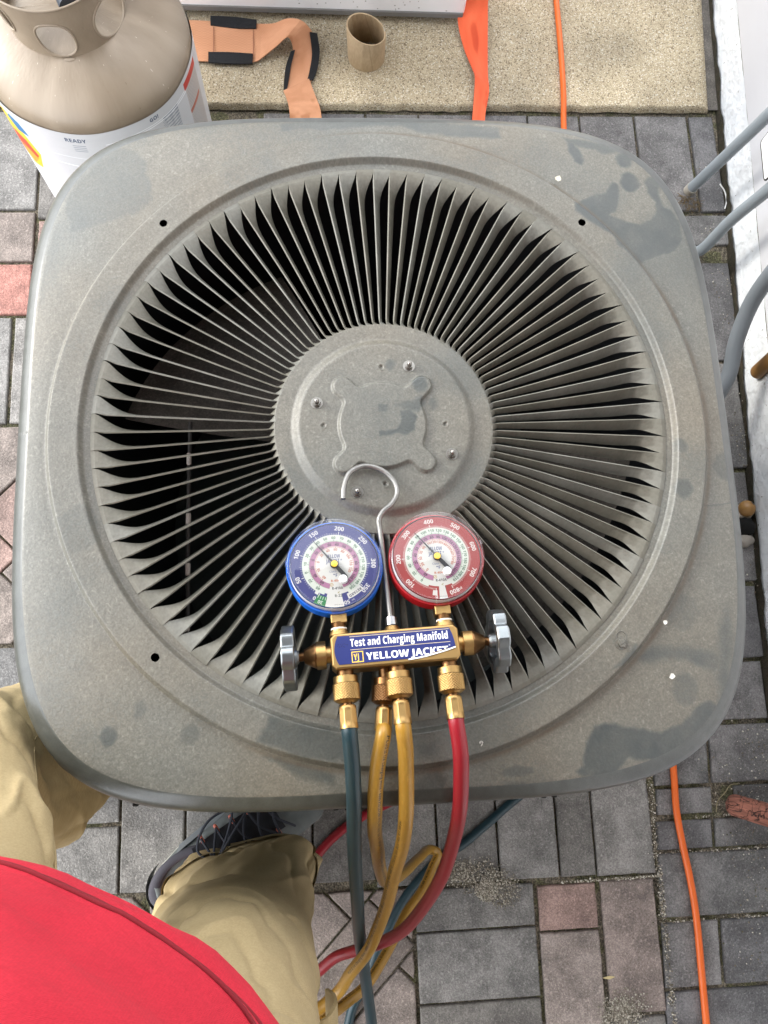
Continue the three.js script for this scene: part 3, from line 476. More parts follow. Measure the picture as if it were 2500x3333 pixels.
    g.strokeStyle = '#d0693c'; g.lineWidth = 4; g.beginPath(); g.arc(C, C, 0.44 * R, ang(-140 * D2), ang(112 * D2)); g.stroke();
    ring(cfg.orange, 0.375, 0.41, '#c04a18', 42, -138, 112, 4);
    const line = (s, x, y, size, col, w, bold = 'bold ') => { g.fillStyle = col; g.font = bold + size + 'px sans-serif'; g.textAlign = 'center'; const m = g.measureText(s).width; g.save(); g.translate(C + x, C + y); if (w) g.scale(w / m, 1); g.fillText(s, 0, 0); g.restore(); };
    line('YELLOW', -10, -86, 64, '#2c3a80', 168); line('JACKET', -14, -28, 64, '#2c3a80', 158); line('®', 84, -50, 26, '#2c3a80');
    line('Class 1', -8, 92, 36, '#2c3a80', 0, ''); line('°F', 4, 146, 54, '#2c3a80');
    line('R-404A', 10, 206, 40, '#cf6636'); line('R-410A', 16, 300, 44, '#2f2f3a', 130); line('R-22', 22, 390, 42, '#55605a', 92);
    g.strokeStyle = '#c79a2c'; g.lineWidth = 5; g.beginPath(); g.arc(C - 48, C + 240, 18, 0, 7); g.stroke(); g.beginPath(); g.moveTo(C - 56, C + 248); g.lineTo(C - 40, C + 230); g.stroke();
    g.strokeStyle = '#a89a4a'; g.lineWidth = 5; g.beginPath(); g.moveTo(C + 14, C + 345); g.lineTo(C + 40, C + 325); g.moveTo(C + 20, C + 330); g.lineTo(C + 34, C + 352); g.stroke();
    if (cfg.blue) { txt('RETARD', 0.805, 148, 46, '#2c2c48'); for (let i = 0; i < 4; i++) tick(0.79, 0.86, 198 + i * 4, '#f4f2ee', 6); txt('30', 0.93, 204, 56, '#f4f2ee'); txt('0', 0.9, 214, 60, '#f4f2ee'); txt('500', 0.925, 168, 62, '#f4f2ee'); txt('psi', 0.93, 157, 30, '#f4f2ee', ''); arc(0.74, 0.80, 212 * D2, 218 * D2, '#f4f2ee'); }
    else { txt('0', 0.945, 187, 56, '#f4f2ee'); txt('psi', 0.915, 151, 40, '#f4f2ee'); arc(0.7, 1.02, 172 * D2, 183 * D2, '#efeeea'); }
    line('MADE IN USA', 16, 488, 16, '#8a8a8a', 0, '');
  });
  const blueDial = dial({ blue: true, outer: '#343a86', a0: -163, a1: 171, t0: -150, t1: 132, sub: 10, pow: 0.92, big: ['', '50', '100', '150', '200', '250', '300', '350'], green: ['60', '20', '0', '10', '20', '30', '40', '50', '60', '70', '80', '90', '100', '110', '120', '130', '140', '150'], black: ['60', '40', '20', '0', '10', '20', '30', '40', '50', '60', '70', '80', '90', '100', '110'], orange: ['40', '10', '0', '20', '40', '60', '80', '100', '110', '120'] });
  const redDial = dial({ blue: false, outer: '#b03a38', a0: -177, a1: 172, t0: -172, t1: 160, sub: 20, pow: 0.92, big: ['', '100', '200', '300', '400', '500', '600', '700', '800'], green: ['0', '20', '40', '60', '70', '80', '90', '100', '110', '120', '130', '140', '150', '160', '170', '180', '190', '200', '210'], black: ['40', '0', '20', '40', '50', '60', '70', '80', '90', '100', '110', '120', '130', '140', '150', '160', '170'], orange: ['0', '30', '50', '70', '90', '110', '120', '130', '140', '150', '160', '170', '180'] });
  const clear = new THREE.MeshPhysicalMaterial({ color: 0xffffff, roughness: 0.03, transmission: 1, thickness: 0, ior: 1.45, side: THREE.DoubleSide });
  const yel = std(0xd9b23c, 0.35, 0.6);
  for (const [x, kind, dialT, c1] of [[-0.0485, 'blue', blueDial, 0x0d5fc4], [0.0492, 'red', redDial, 0xa8121c]]) {
    const g = new THREE.Group(); g.name = 'gauge'; g.position.set(x, 0.0815, 0); g.userData = { label: kind === 'blue' ? 'low pressure dial gauge in a blue boot' : 'high pressure dial gauge in a red boot' }; man.add(g);
    const boot = new THREE.LatheGeometry([[0, -0.0125], [0.04, -0.0125], [0.0435, -0.0115], [0.0453, -0.008], [0.0459, 0.002], [0.046, 0.0075], [0.0455, 0.0087], [0.0446, 0.0087], [0.0444, 0.0065], [0.0, 0.0065]].map((a) => new THREE.Vector2(...a)), 96).rotateX(Math.PI / 2);
    part('boot', toCreasedNormals(boot, 0.7), std(c1, 0.42), g);
    part('case', new THREE.CylinderGeometry(0.0424, 0.0428, 0.0082, 64, 1, true).rotateX(Math.PI / 2).translate(0, 0, 0.0108), std(0xd9dadc, 0.4), g);
    part('dial', new THREE.CircleGeometry(0.0412, 96).translate(0, 0, 0.0145), std(0xb4b4b2, 0.6, 0, { map: dialT }), g);
    part('lens', new THREE.LatheGeometry([[0.0444, 0.0078], [0.0449, 0.0125], [0.0451, 0.013], [0.0449, 0.0136], [0.0449, 0.0195], [0.0444, 0.0213], [0.0434, 0.022], [0.0424, 0.0213], [0.0414, 0.0213], [0.0406, 0.0222], [0.03, 0.0237], [0.015, 0.0246], [0.0001, 0.0249]].map((a) => new THREE.Vector2(...a)), 96).rotateX(Math.PI / 2), clear, g);
    for (const a of [0.25, 3.05]) part('lens_tab', new THREE.BoxGeometry(0.0012, 0.005, 0.004).translate(0.0452, 0, 0.0165).rotateZ(a), clear, g);
    // needle
    const s = new THREE.Shape(); s.moveTo(-0.0011, 0); s.lineTo(-0.0002, 0.0318); s.lineTo(0.0002, 0.0318); s.lineTo(0.0011, 0); s.lineTo(0.0019, -0.006); s.lineTo(0.0019, -0.0165); s.lineTo(-0.0001, -0.0195); s.lineTo(-0.0019, -0.0165); s.lineTo(-0.0019, -0.006); s.closePath();
    const nd = part('needle', M([new THREE.ExtrudeGeometry(s, { depth: 0.0005, bevelEnabled: false }).translate(0, 0, 0.0168), new THREE.CylinderGeometry(0.0041, 0.0041, 0.0012, 32).rotateX(Math.PI / 2).translate(0, 0, 0.017)]), std(0x17181a, 0.5), g);
    nd.rotation.z = 37 * Math.PI / 180;
    part('needle_hub', M([new THREE.CylinderGeometry(0.0031, 0.0033, 0.0016, 32).rotateX(Math.PI / 2).translate(0, 0, 0.0182), new THREE.SphereGeometry(0.0005, 8, 6).translate(0, 0, 0.019)]), yel, g);
    part('stop_pin', M([new THREE.CylinderGeometry(0.0036, 0.0042, 0.003, 32).rotateX(Math.PI / 2).translate(0.0072, -0.0165, 0.0205), new THREE.TorusGeometry(0.0032, 0.0007, 8, 28).translate(0.0072, -0.0165, 0.0222)]), std(0xdfe0e2, 0.25), g);
    part('stem_block', box(0.0148, 0.0125, 0.013, 0.0005, -0.0475, 0, 0.0008), brass, g);
    part('collar_notch', box(0.0125, 0.006, 0.011, 0.0005, -0.0432, 0.0095, 0.001), clear, g);
  }
}
// ------------------------------------------------------------------ hoses with their couplings
const knurl = gridGeo(120, 40, (u, v) => { const a = u * Math.PI * 2, y = v * 0.0165; const d = Math.max(0, Math.min(Math.abs(Math.sin(a * 13 + y * 1300)), Math.abs(Math.sin(a * 13 - y * 1300)))); const e = sst(0, 0.08, v) * (1 - sst(0.92, 1, v)); const r = 0.0112 + 0.0011 * d * e - 0.0016 * (1 - e); return [r * Math.cos(a), -y, r * Math.sin(a)]; }, true);
const mLocal = (p) => new THREE.Vector3(p[0], p[1], p[2]).applyMatrix4(mb).add(man.position);
function coupling(root, at, dir, tint = brass) {            // nut, neck and crimped sleeve along -y of a local frame
  const fr = new THREE.Group(); fr.name = 'coupling'; root.add(fr); fr.position.copy(at); fr.quaternion.setFromUnitVectors(new THREE.Vector3(0, -1, 0), dir.clone().normalize());
  part('knurled_nut', M([knurl.clone().translate(0, -0.0055, 0), cylY(0.0111, 0.0111, -0.006, -0.0002, 40), new THREE.TorusGeometry(0.0106, 0.0006, 8, 40).rotateX(Math.PI / 2).translate(0, -0.0003, 0), new THREE.CircleGeometry(0.0108, 32).rotateX(-Math.PI / 2), new THREE.CylinderGeometry(0.0104, 0.0075, 0.0018, 36).translate(0, -0.0228, 0)]), tint, fr);
  const pts = []; for (let i = 0; i < 8; i++) pts.push(0);
  const slv = gridGeo(96, 12, (u, v) => { const a = u * Math.PI * 2; const flat = 0.0074 / Math.cos(((a + Math.PI / 8) % (Math.PI / 4)) - Math.PI / 8); const e = sst(0.06, 0.16, v) * (1 - sst(0.78, 0.88, v)); const r = mix(0.0079, Math.min(flat, 0.0082), e) * (v < 0.02 ? 0.86 : 1) + 0.0004 * v; return [r * Math.cos(a), -0.0255 - v * 0.0205, r * Math.sin(a)]; }, true);
  part('crimp_sleeve', M([slv, new THREE.CircleGeometry(0.007, 24).rotateX(-Math.PI / 2).translate(0, -0.0256, 0)]), brass, fr);
  part('neck', cylY(0.0045, 0.0045, -0.027, -0.022, 20), brassDark, fr);
  return fr;
}
const HR = 0.0072;
const hoseBump = dataTex(256, 256, (u, v) => { const c = 128 + 70 * (fbm(u * 12, v * 12, 131, 3, 12) - 0.5) + 40 * (vn(u * 90, v * 90, 132, 90) - 0.5); return [c, c, c]; }, false);
const hoseMat = (c, r) => std(c, r, 0, { bumpMap: hoseBump, bumpScale: 0.0006 });
const down = new THREE.Vector3(0, -1, 0).applyMatrix4(new THREE.Matrix4().extractRotation(mb));
const port = (x, y = -0.0215, z = 0) => mLocal([x, y, z]);
const endOf = (x, k) => { const p = port(x).addScaledVector(down, k); return [p.x, p.y, p.z]; };
{
  const h = thing('teal_hose', 'dark teal charging hose from left port of the manifold, its far end on the pavers', 'hose');
  part('tube', tube([endOf(-0.046, 0.04), endOf(-0.046, 0.05), [-0.044, .606, .323], [-.043, .583, .357], [-.043, .519, .412], [-.04, .427, .49], [-.038, .366, .538], [-.032, .292, .602], [-.023, .203, .692], [-.01, .1, .82], [0.0, .03, .93], [.0, .009, 1.02], [-.05, .008, 1.06], [-.09, .008, 1.0], [-.072, .008, .86], [-.051, .008, .772], [-.044, .008, .752], [-.025, .008, .722], [-.002, .008, .673], [.018, .008, .64], [.041, .008, .604], [.066, .008, .577], [.101, .008, .546], [.136, .008, .529], [.176, .008, .502], [.223, .008, .468], [.3, .008, .42], [.38, .01, .39]], HR, 420, 20), hoseMat(0x1d343b, 0.36), h);
  coupling(h, port(-0.046), down);
}
{
  const h = thing('red_hose', 'red charging hose from right port of the manifold curling round the trouser leg', 'hose');
  part('tube', tube([endOf(0.0497, 0.04), endOf(0.0497, 0.05), [.053, .612, .318], [.055, .591, .35], [.056, .567, .376], [.055, .515, .416], [.049, .46, .46], [.035, .398, .505], [.014, .337, .548], [-.011, .289, .575], [-.044, .241, .598], [-.067, .216, .612], [-.093, .185, .64], [-.15, .12, .70], [-.24, .05, .74], [-.33, .01, .70], [-.34, .008, .63], [-.25, .008, .595], [-.16, .008, .575], [-.103, .008, .539], [-.076, .008, .512], [-.045, .008, .489], [-.016, .008, .474], [.04, .008, .45], [.1, .008, .42], [.2, .01, .39]], HR, 360, 20), hoseMat(0x8c1a26, 0.34), h);
  coupling(h, port(0.0497), down);
}
{
  const h = thing('yellow_hose', 'mustard yellow charging hose looped from the middle of the manifold to the ground', 'hose');
  const hs = canvasTex(2048, 128, (g, W, H) => { g.fillStyle = '#a17a30'; g.fillRect(0, 0, W, H); for (let i = 0; i < 2600; i++) { g.fillStyle = i % 3 ? 'rgba(160,108,28,0.12)' : 'rgba(222,172,84,0.12)'; g.fillRect(rand() * W, rand() * H, 8 + rand() * 40, 1 + rand() * 5); }
    g.fillStyle = '#1e170c'; g.font = 'bold 13px sans-serif'; for (const y of [20, 76]) { g.save(); g.translate(0, y); g.scale(1.5, 1); g.fillText('PLUS II 1/4  Charging Hose • 4000 PSI (27580 kPa) Min. Burst • Max. W.P. 800 psi •  PLUS II 1/4  Charging Hose • 4000 PSI (27580 kPa) Min. Burst • Max. W.P. 800 psi', 30, 0); g.restore(); } });
  hs.wrapS = hs.wrapT = THREE.RepeatWrapping; hs.repeat.set(4, 1);
  const rearAt = mLocal([-0.009, -0.0245, -0.0115]), rearDir = new THREE.Vector3(-0.14, -0.98, -0.02).transformDirection(mb);
  const e1 = rearAt.clone().addScaledVector(rearDir, 0.042);
  part('tube', tube([[e1.x, e1.y, e1.z], [-.0155, .611, .301], [-.02, .6, .324], [-.023, .583, .352], [-.0235, .562, .376], [-.023, .529, .397], [-.019, .483, .424], [-.013, .403, .464], [-.002, .315, .499], [.031, .169, .525], [.061, .078, .528], [.087, .018, .53], [.0985, .014, .537], [.088, .022, .555], [.066, .05, .582], [.039, .082, .602], [.018, .117, .623], [-.002, .143, .643], [-.029, .177, .664], [-.053, .194, .674], [-.073, .212, .68], [-.12, .24, .70], [-.16, .27, .71], [-.17, .3, .70], [-.13, .29, .67], [-.067, .295, .627], [-.049, .323, .595], [-.028, .363, .558], [-.017, .39, .527], [-.008, .429, .491], [-.002, .479, .449], [.004, .528, .411], [.0055, .567, .376], [.005, .594, .337], [.004, .609, .314], endOf(0.002, 0.05), endOf(0.002, 0.04)], HR, 480, 20), std(0xffffff, 0.34, 0, { map: hs, bumpMap: hoseBump, bumpScale: 0.0004 }), h);
  coupling(h, port(0.002), down); coupling(h, rearAt, rearDir, brassDark);
}

// ------------------------------------------------------------------ propane tank
{
  const t = thing('propane_tank', 'tan propane tank with white printed sleeve behind the corner of the condenser', 'gas tank', [-0.4, 0.0, -0.68]);
  const tan = dataTex(512, 512, (u, v) => { const f = fbm(u * 8, v * 8, 141, 4, 8), g = vn(u * 110, v * 110, 142, 110), g2 = fbm(u * 60, v * 60, 143, 2, 60); let c = [134, 120, 102]; const k = (f - 0.5) * 26; c = c.map((a) => a + k); const dz = sst(0.5, 0.75, fbm(u * 5, v * 5, 144, 3, 5)); if (g > 0.975 && g2 > 0.5) c = [112, 95, 78]; else if (g < 0.02 && g2 > 0.45) c = [226, 219, 206]; return [c[0] + dz * 10, c[1] + dz * 10, c[2] + dz * 10]; });
  const tm = std(0xffffff, 0.42, 0, { map: tan, bumpMap: hoseBump, bumpScale: 0.0008 });
  const pr = []; for (let i = 0; i <= 12; i++) { const a = -Math.PI / 2 + i / 12 * Math.PI / 2; pr.push(new THREE.Vector2(Math.max(0.0001, 0.153 * Math.cos(a)), 0.085 + 0.065 * Math.sin(a))); }
  pr.push(new THREE.Vector2(0.1532, 0.2), new THREE.Vector2(0.1532, 0.325)); for (let i = 0; i <= 22; i++) { const a = i / 22 * Math.PI / 2; pr.push(new THREE.Vector2(Math.max(0.0001, 0.153 * Math.cos(a)), 0.331 + 0.064 * Math.sin(a))); }
  const body = new THREE.LatheGeometry(pr, 96); setUV(body, (x, y, z) => [Math.atan2(z, x) * 0.153 / 0.25 + 0.5, (y + Math.hypot(x, z)) / 0.25]);
  part('body', body, tm, t);
  part('foot_ring', new THREE.CylinderGeometry(0.105, 0.105, 0.06, 64, 1, true).translate(0, 0.03, 0), tm, t);
  part('weld_seam', new THREE.TorusGeometry(0.1525, 0.0018, 8, 96).rotateX(Math.PI / 2).translate(0, 0.2, 0), tm, t);
  // sleeve: u runs with the angle from +x towards +z
  const st = canvasTex(2048, 512, (g, W, H) => {
    g.fillStyle = '#cbccce'; g.fillRect(0, 0, W, H);
    for (let i = 0; i < 60; i++) { g.strokeStyle = i % 2 ? 'rgba(196,200,205,0.7)' : 'rgba(244,246,248,0.9)'; g.lineWidth = 1 + rand() * 3; const y = rand() * H, x = rand() * W; g.beginPath(); g.moveTo(x, y); g.bezierCurveTo(x + 90, y + 20 * rand(), x + 200, y - 20 * rand(), x + 330, y + 26 * rand()); g.stroke(); }
    const X = (deg) => deg / 360 * W, Y = (h) => H - (h - 0.065) / 0.262 * H;
    const tx = (s, deg, h, size, col) => { g.save(); g.translate(X(deg), Y(h)); g.scale(-1, 1); g.fillStyle = col; g.font = 'bold ' + size + 'px sans-serif'; g.textAlign = 'center'; g.fillText(s, 0, 0); g.restore(); };
    tx('READY', 95.5, 0.309, 21, '#33435f'); tx('GO!', 50.3, 0.314, 19, '#33435f'); g.fillStyle = '#9aa0a8'; for (let i = 0; i < 60; i++) { const d0 = 33 + (i % 3) * 5, h0 = 0.305 - Math.floor(i / 3) * 0.0032; g.fillRect(X(d0), Y(h0), X(3.2) * (0.5 + 0.5 * rand()), 2); } for (let i = 0; i < 14; i++) g.fillRect(X(60 + 3 * (i % 2)), Y(0.3 - Math.floor(i / 2) * 0.004), X(2.4), 2);
    g.fillStyle = '#7f8894'; for (let i = 0; i < 9; i++) { g.fillRect(X(33), Y(0.306 - i * 0.006), X(12) - i * 4, 3); } for (let i = 0; i < 4; i++) g.fillRect(X(91), Y(0.302 - i * 0.004), X(7), 2);
    g.fillStyle = '#b9b4b0'; g.fillRect(X(5), Y(0.313), X(18), Y(0.15) - Y(0.313)); g.fillStyle = '#c0392f'; g.fillRect(X(5), Y(0.318), X(19), 26); g.fillStyle = '#b8562f'; g.fillRect(X(8), Y(0.262), X(15), 14);
    g.fillStyle = '#8d8f92'; for (let i = 0; i < 26; i++) g.fillRect(X(6), Y(0.304) + i * 9, X(16), 2);
    // coloured flash on the far left of the sleeve
    const poly = (c, pts) => { g.fillStyle = c; g.beginPath(); pts.forEach(([d, h], i) => g[i ? 'lineTo' : 'moveTo'](X(d), Y(h))); g.closePath(); g.fill(); };
    poly('#e2b52b', [[125, .245], [129, .27], [134, .30], [142, .31], [152, .30], [150, .22], [141, .19], [131, .2]]); poly('#c23b2a', [[128, .235], [133, .26], [141, .265], [149, .25], [147, .21], [137, .2]]); poly('#2f6f9e', [[126, .283], [130, .305], [136, .312], [140, .3], [135, .28]]); poly('#d98f2b', [[130, .225], [136, .235], [144, .232], [142, .205], [135, .205]]);
  });
  const sl = gridGeo(128, 6, (u, v) => { const a = u * Math.PI * 2, r = 0.1546 + 0.0006 * Math.sin(a * 5 + v * 3) * v; return [r * Math.cos(a), mix(0.065, 0.327 + 0.0012 * Math.sin(a * 7), v), r * Math.sin(a)]; }, true);
  part('sleeve', sl, std(0xffffff, 0.4, 0, { map: st, bumpMap: hoseBump, bumpScale: 0.001 }), t);
  // collar with its hand holes
  const cr = 0.0815, y0 = 0.374, y1 = 0.456, D = Math.PI / 180;
  const holes = [{ c: 88, w: 17, y: 0.412, h: 0.024 }, { c: 22, w: 27, y: 0.412, h: 0.026 }, { c: 140, w: 13, y: 0.424, h: 0.02 }, { c: 205, w: 30, y: 0.416, h: 0.024 }, { c: 300, w: 34, y: 0.416, h: 0.026 }];
  const NU = 540, NV = 60; const g = gridGeo(NU, NV, (u, v) => { const a = (u % 1) * 360; return [a, mix(y0, y1, v), 0]; });
  const p = g.attributes.position, ins = new Uint8Array(p.count);
  for (let i = 0; i < p.count; i++) for (const h of holes) { let dx = (p.getX(i) - h.c) / h.w, dy = (p.getY(i) - h.y) / h.h; const e = Math.pow(Math.abs(dx) ** 2.6 + Math.abs(dy) ** 2.2, 1 / 2.4); if (e < 1 && e > 1e-5) { ins[i] = 1; p.setX(i, h.c + (p.getX(i) - h.c) / e); p.setY(i, h.y + (p.getY(i) - h.y) / e); } }
  const ix = []; for (let k = 0; k < g.index.count; k += 3) { const a = g.index.getX(k), b = g.index.getX(k + 1), c = g.index.getX(k + 2); if (!(ins[a] && ins[b] && ins[c])) ix.push(a, b, c); }
  const wrap = (a, y, dr = 0) => { const lean = (y - y0) * -0.13; return [-0.008 + lean + (cr + dr + 0.003 * ((y - y0) / 0.08)) * Math.cos(a * D), y, -0.002 + lean * 0.8 + (cr + dr + 0.003 * ((y - y0) / 0.08)) * Math.sin(a * D)]; };
  for (let i = 0; i < p.count; i++) { const q = wrap(p.getX(i), p.getY(i)); p.setXYZ(i, q[0], q[1], q[2]); } g.setIndex(ix); g.computeVertexNormals(); setUV(g, (x, y, z) => [Math.atan2(z, x) * 0.08 / 0.25, y / 0.25]);
  const rims = [g]; const lip = (fn, n) => { const pts = []; for (let i = 0; i < n; i++) pts.push(fn(i / n)); rims.push(tube(pts, 0.0017, n * 2, 8, true)); };
  lip((t2) => wrap(t2 * 360, y1), 60); for (const h of holes) lip((t2) => { const a = t2 * Math.PI * 2, c = Math.cos(a), s = Math.sin(a); const e = Math.pow(Math.abs(c) ** 2.6 + Math.abs(s) ** 2.2, -1 / 2.4); return wrap(h.c + h.w * c * e, h.y + h.h * s * e); }, 44);
  const col = part('collar', M(rims), tm, t);
  for (const d of [84, 330, 215]) part('collar_weld', new THREE.SphereGeometry(0.004, 10, 8).scale(2.4, 0.7, 1).rotateY(-(d + 90) * D).translate(...wrap(d, 0.384, 0.0025)), tm, col);
  // valve
  const v = part('valve', M([cylY(0.016, 0.016, 0.392, 0.412, 24), cylY(0.011, 0.011, 0.41, 0.452, 6), cylX(0.0105, 0.0105, 0, 0.03, 24).translate(0, 0.432, 0), cylY(0.004, 0.004, 0.45, 0.462, 12)]), std(0xb59b60, 0.4, 1), t);
  part('valve_plug', M([cylX(0.0165, 0.0165, 0.02, 0.045, 28).translate(0, 0.432, 0.0)]), std(0x353b45, 0.6), v);
  part('valve_knob', M([0, 1, 2, 3, 4].map((k) => new THREE.SphereGeometry(0.009, 12, 8).scale(1, 0.6, 1).translate(0.012 * Math.cos(k * 1.2566), 0.465, 0.012 * Math.sin(k * 1.2566))).concat([cylY(0.014, 0.014, 0.46, 0.47, 20)])), std(0x3d6a4c, 0.6), v);
  v.rotation.y = -1.2;
}
// ------------------------------------------------------------------ white cabinet, cardboard tube, straps
{
  const c = thing('white_cabinet', 'white metal cabinet standing on the concrete slab behind the cardboard tube', 'cabinet', [0, 0.014, 0]); c.rotation.y = -0.017;
  const smud = canvasTex(1024, 1024, (g, W, H) => { g.fillStyle = '#ededef'; g.fillRect(0, 0, W, H); for (let i = 0; i < 900; i++) { g.fillStyle = 'rgba(222,223,226,0.25)'; g.fillRect(rand() * W, rand() * H, 20 * rand(), 6 * rand()); } for (let i = 0; i < 26; i++) { g.fillStyle = 'rgba(44,36,34,' + (0.35 + 0.5 * rand()) + ')'; g.beginPath(); g.ellipse(614 + 26 * (rand() - 0.5), 972 + 16 * (rand() - 0.5), 1 + 7 * rand() ** 2, 1 + 3 * rand(), 0.5, 0, 7); g.fill(); } for (let i = 0; i < 24; i++) { g.fillStyle = 'rgba(70,62,58,0.55)'; g.fillRect(560 + 420 * rand(), 985 + 36 * rand(), 1 + 3 * rand(), 2); } g.fillStyle = 'rgba(70,62,58,0.7)'; g.fillRect(596, 950, 7, 4); });
  const b = new RoundedBoxGeometry(0.78, 0.9, 0.6, 3, 0.006).translate(-0.174, 0.47, -1.33); setUV(b, (x, y, z) => [(x + 0.564) / 0.78, (y - 0.02) / 0.9]);
  part('body', b, std(0xffffff, 0.3, 0, { map: smud }), c);
  part('lid', new RoundedBoxGeometry(0.79, 0.05, 0.61, 3, 0.012).translate(-0.174, 0.948, -1.33), std(0xdedfe1, 0.3), c);
  for (const [x, z] of [[-0.53, -1.06], [0.18, -1.06], [-0.53, -1.6], [0.18, -1.6]]) part('foot', cylY(0.016, 0.018, 0, 0.022, 16, x, z), std(0x2a2a2c, 0.7), c);
  part('drip_edge', box(0.775, 0.012, 0.01, -0.174, 0.02, -1.032, 0.002), std(0x6f6d6a, 0.8), c);
}
{
  const t = thing('cardboard_tube', 'short open brown cardboard tube standing on the concrete slab', 'cardboard tube', [0.036, 0.012, -0.948]);
  const card = dataTex(256, 256, (u, v) => { const f = fbm(u * 8, v * 8, 151, 4, 8), g = vn(u * 100, v * 100, 152, 100); const seam = Math.abs(((u * 3 + v * 1.4) % 1) - 0.5) < 0.012 ? -16 : 0; const c = (f - 0.5) * 30 + (g - 0.5) * 14 + seam; const blot = Math.hypot(u - 0.27, (v - 0.62) * 0.6) < 0.028 ? 28 : 0; return [173 + c - blot, 150 + c + blot * 0.4, 118 + c + blot * 1.6]; });
  const prof = [[0.0345, 0], [0.0362, 0], [0.0366, 0.002], [0.0366, 0.084], [0.036, 0.0858], [0.0348, 0.086], [0.0338, 0.0852], [0.0338, 0.002], [0.0345, 0]].map((a) => new THREE.Vector2(...a));
  const g = new THREE.LatheGeometry(prof, 72); const p = g.attributes.position; for (let i = 0; i < p.count; i++) { const y = p.getY(i), k = y / 0.086; const x = p.getX(i), z = p.getZ(i); const ca = Math.cos(0.75), sa = Math.sin(0.75); let a = x * ca + z * sa, b = -x * sa + z * ca; a *= 1 + 0.13 * k; b *= 1 - 0.14 * k; p.setXYZ(i, a * ca - b * sa - 0.004 * k, y, a * sa + b * ca + 0.018 * k); } g.computeVertexNormals();
  part('wall', toCreasedNormals(g, 0.8), std(0xffffff, 0.85, 0, { map: card, bumpMap: hoseBump, bumpScale: 0.0005 }), t);
  part('torn_paper', ribbon([[[0.0, 0.004, -0.012], [0.006, 0.006, -0.004]], [[0.008, 0.01, -0.004], [0.014, 0.007, 0.004]], [[0.012, 0.004, 0.01], [0.019, 0.003, 0.016]]], 0.0005, 14), std(0x8f7a60, 0.9), t);
}
const weave = (r, g, b, s) => dataTex(256, 256, (u, v) => { const w = 10 * Math.sin(u * Math.PI * 2 * 64) * (Math.sin(v * Math.PI * 2 * 64) > 0 ? 1 : -1), f = (fbm(u * 6, v * 6, s, 4, 6) - 0.5) * 34, st = sst(0.6, 0.75, fbm(u * 5, v * 5, s + 5, 3, 5)) * 26; return [r + w + f - st, g + w + f - st, b + w + f - st]; });
{
  const s = thing('peach_strap', 'faded peach strap with black edges looped on the slab beside the propane tank', 'strap');
  const pm = std(0xffffff, 0.85, 0, { map: weave(198, 142, 106, 161) });
  part('band', ribbon([[[-0.42, .02, -1.02], [-0.42, .018, -.93]], [[-.308, .02, -1.018], [-.306, .018, -.927]], [[-.24, .02, -1.015], [-.24, .018, -.927]], [[-.176, .022, -1.01], [-.18, .018, -.928]], [[-.145, .034, -1.0], [-.166, .022, -.935]], [[-.112, .062, -.985], [-.138, .042, -.942]], [[-.086, .066, -.975], [-.116, .052, -.952]], [[-.066, .04, -.968], [-.108, .032, -.948]], [[-.062, .02, -.95], [-.112, .018, -.935]], [[-.066, .016, -.91], [-.119, .016, -.9]], [[-.074, .016, -.885], [-.122, .016, -.862]]], 0.0016, 120), pm, s);
  part('end_flap', ribbon([[[-.128, .019, -.862], [-.078, .019, -.889]], [[-.121, .018, -.84], [-.066, .018, -.85]], [[-.118, .016, -.825], [-.058, .016, -.826]], [[-.116, .008, -.78], [-.054, .008, -.78]]], 0.002, 20), pm, s);
  const bk = std(0x1c1d20, 0.95, 0, { bumpMap: aggBump, bumpScale: 0.002 });
  part('black_patch', ribbon([[[-.268, .0225, -1.026], [-.268, .0215, -1.006]], [[-.22, .0225, -1.024], [-.22, .0215, -1.0]], [[-.178, .025, -1.016], [-.179, .024, -.998]]], 0.003, 16), bk, s);
  part('black_patch', ribbon([[[-.272, .0205, -.945], [-.272, .02, -.922]], [[-.23, .0205, -.945], [-.23, .02, -.92]], [[-.186, .021, -.942], [-.187, .0205, -.92]]], 0.003, 16), bk, s);
  part('black_patch', ribbon([[[-.06, .046, -.968], [-.074, .05, -.967]], [[-.056, .022, -.95], [-.071, .022, -.945]], [[-.062, .0185, -.91], [-.077, .0185, -.905]], [[-.07, .018, -.888], [-.083, .018, -.88]]], 0.003, 20), bk, s);
  part('black_patch', ribbon([[[-.104, .03, -.944], [-.112, .028, -.942]], [[-.112, .0195, -.92], [-.122, .0195, -.918]], [[-.117, .0185, -.89], [-.126, .0185, -.888]], [[-.121, .018, -.866], [-.128, .018, -.862]]], 0.003, 20), bk, s);
  part('stitching', M([-.185, -.262].map((x) => box(0.0014, 0.001, 0.07, x, 0.0212, -.968))), std(0x9a6a50, 0.9), s);
}
{
  const s = thing('orange_strap', 'bright orange webbing strap hanging down beside the white cabinet', 'strap');
  part('band', ribbon([[[.236, .34, -1.2], [.292, .34, -1.19]], [[.232, .16, -1.12], [.288, .16, -1.11]], [[.226, .05, -1.065], [.282, .05, -1.06]], [[.221, .03, -1.021], [.281, .03, -1.01]], [[.231, .02, -.965], [.279, .02, -.958]], [[.2445, .022, -.915], [.276, .018, -.9]], [[.2475, .028, -.893], [.2765, .016, -.872]], [[.2455, .022, -.86], [.2715, .016, -.842]], [[.241, .016, -.82], [.266, .016, -.818]], [[.237, .008, -.78], [.262, .008, -.778]]], 0.0016, 90), std(0xffffff, 0.72, 0, { map: weave(222, 92, 50, 171) }), s);
}
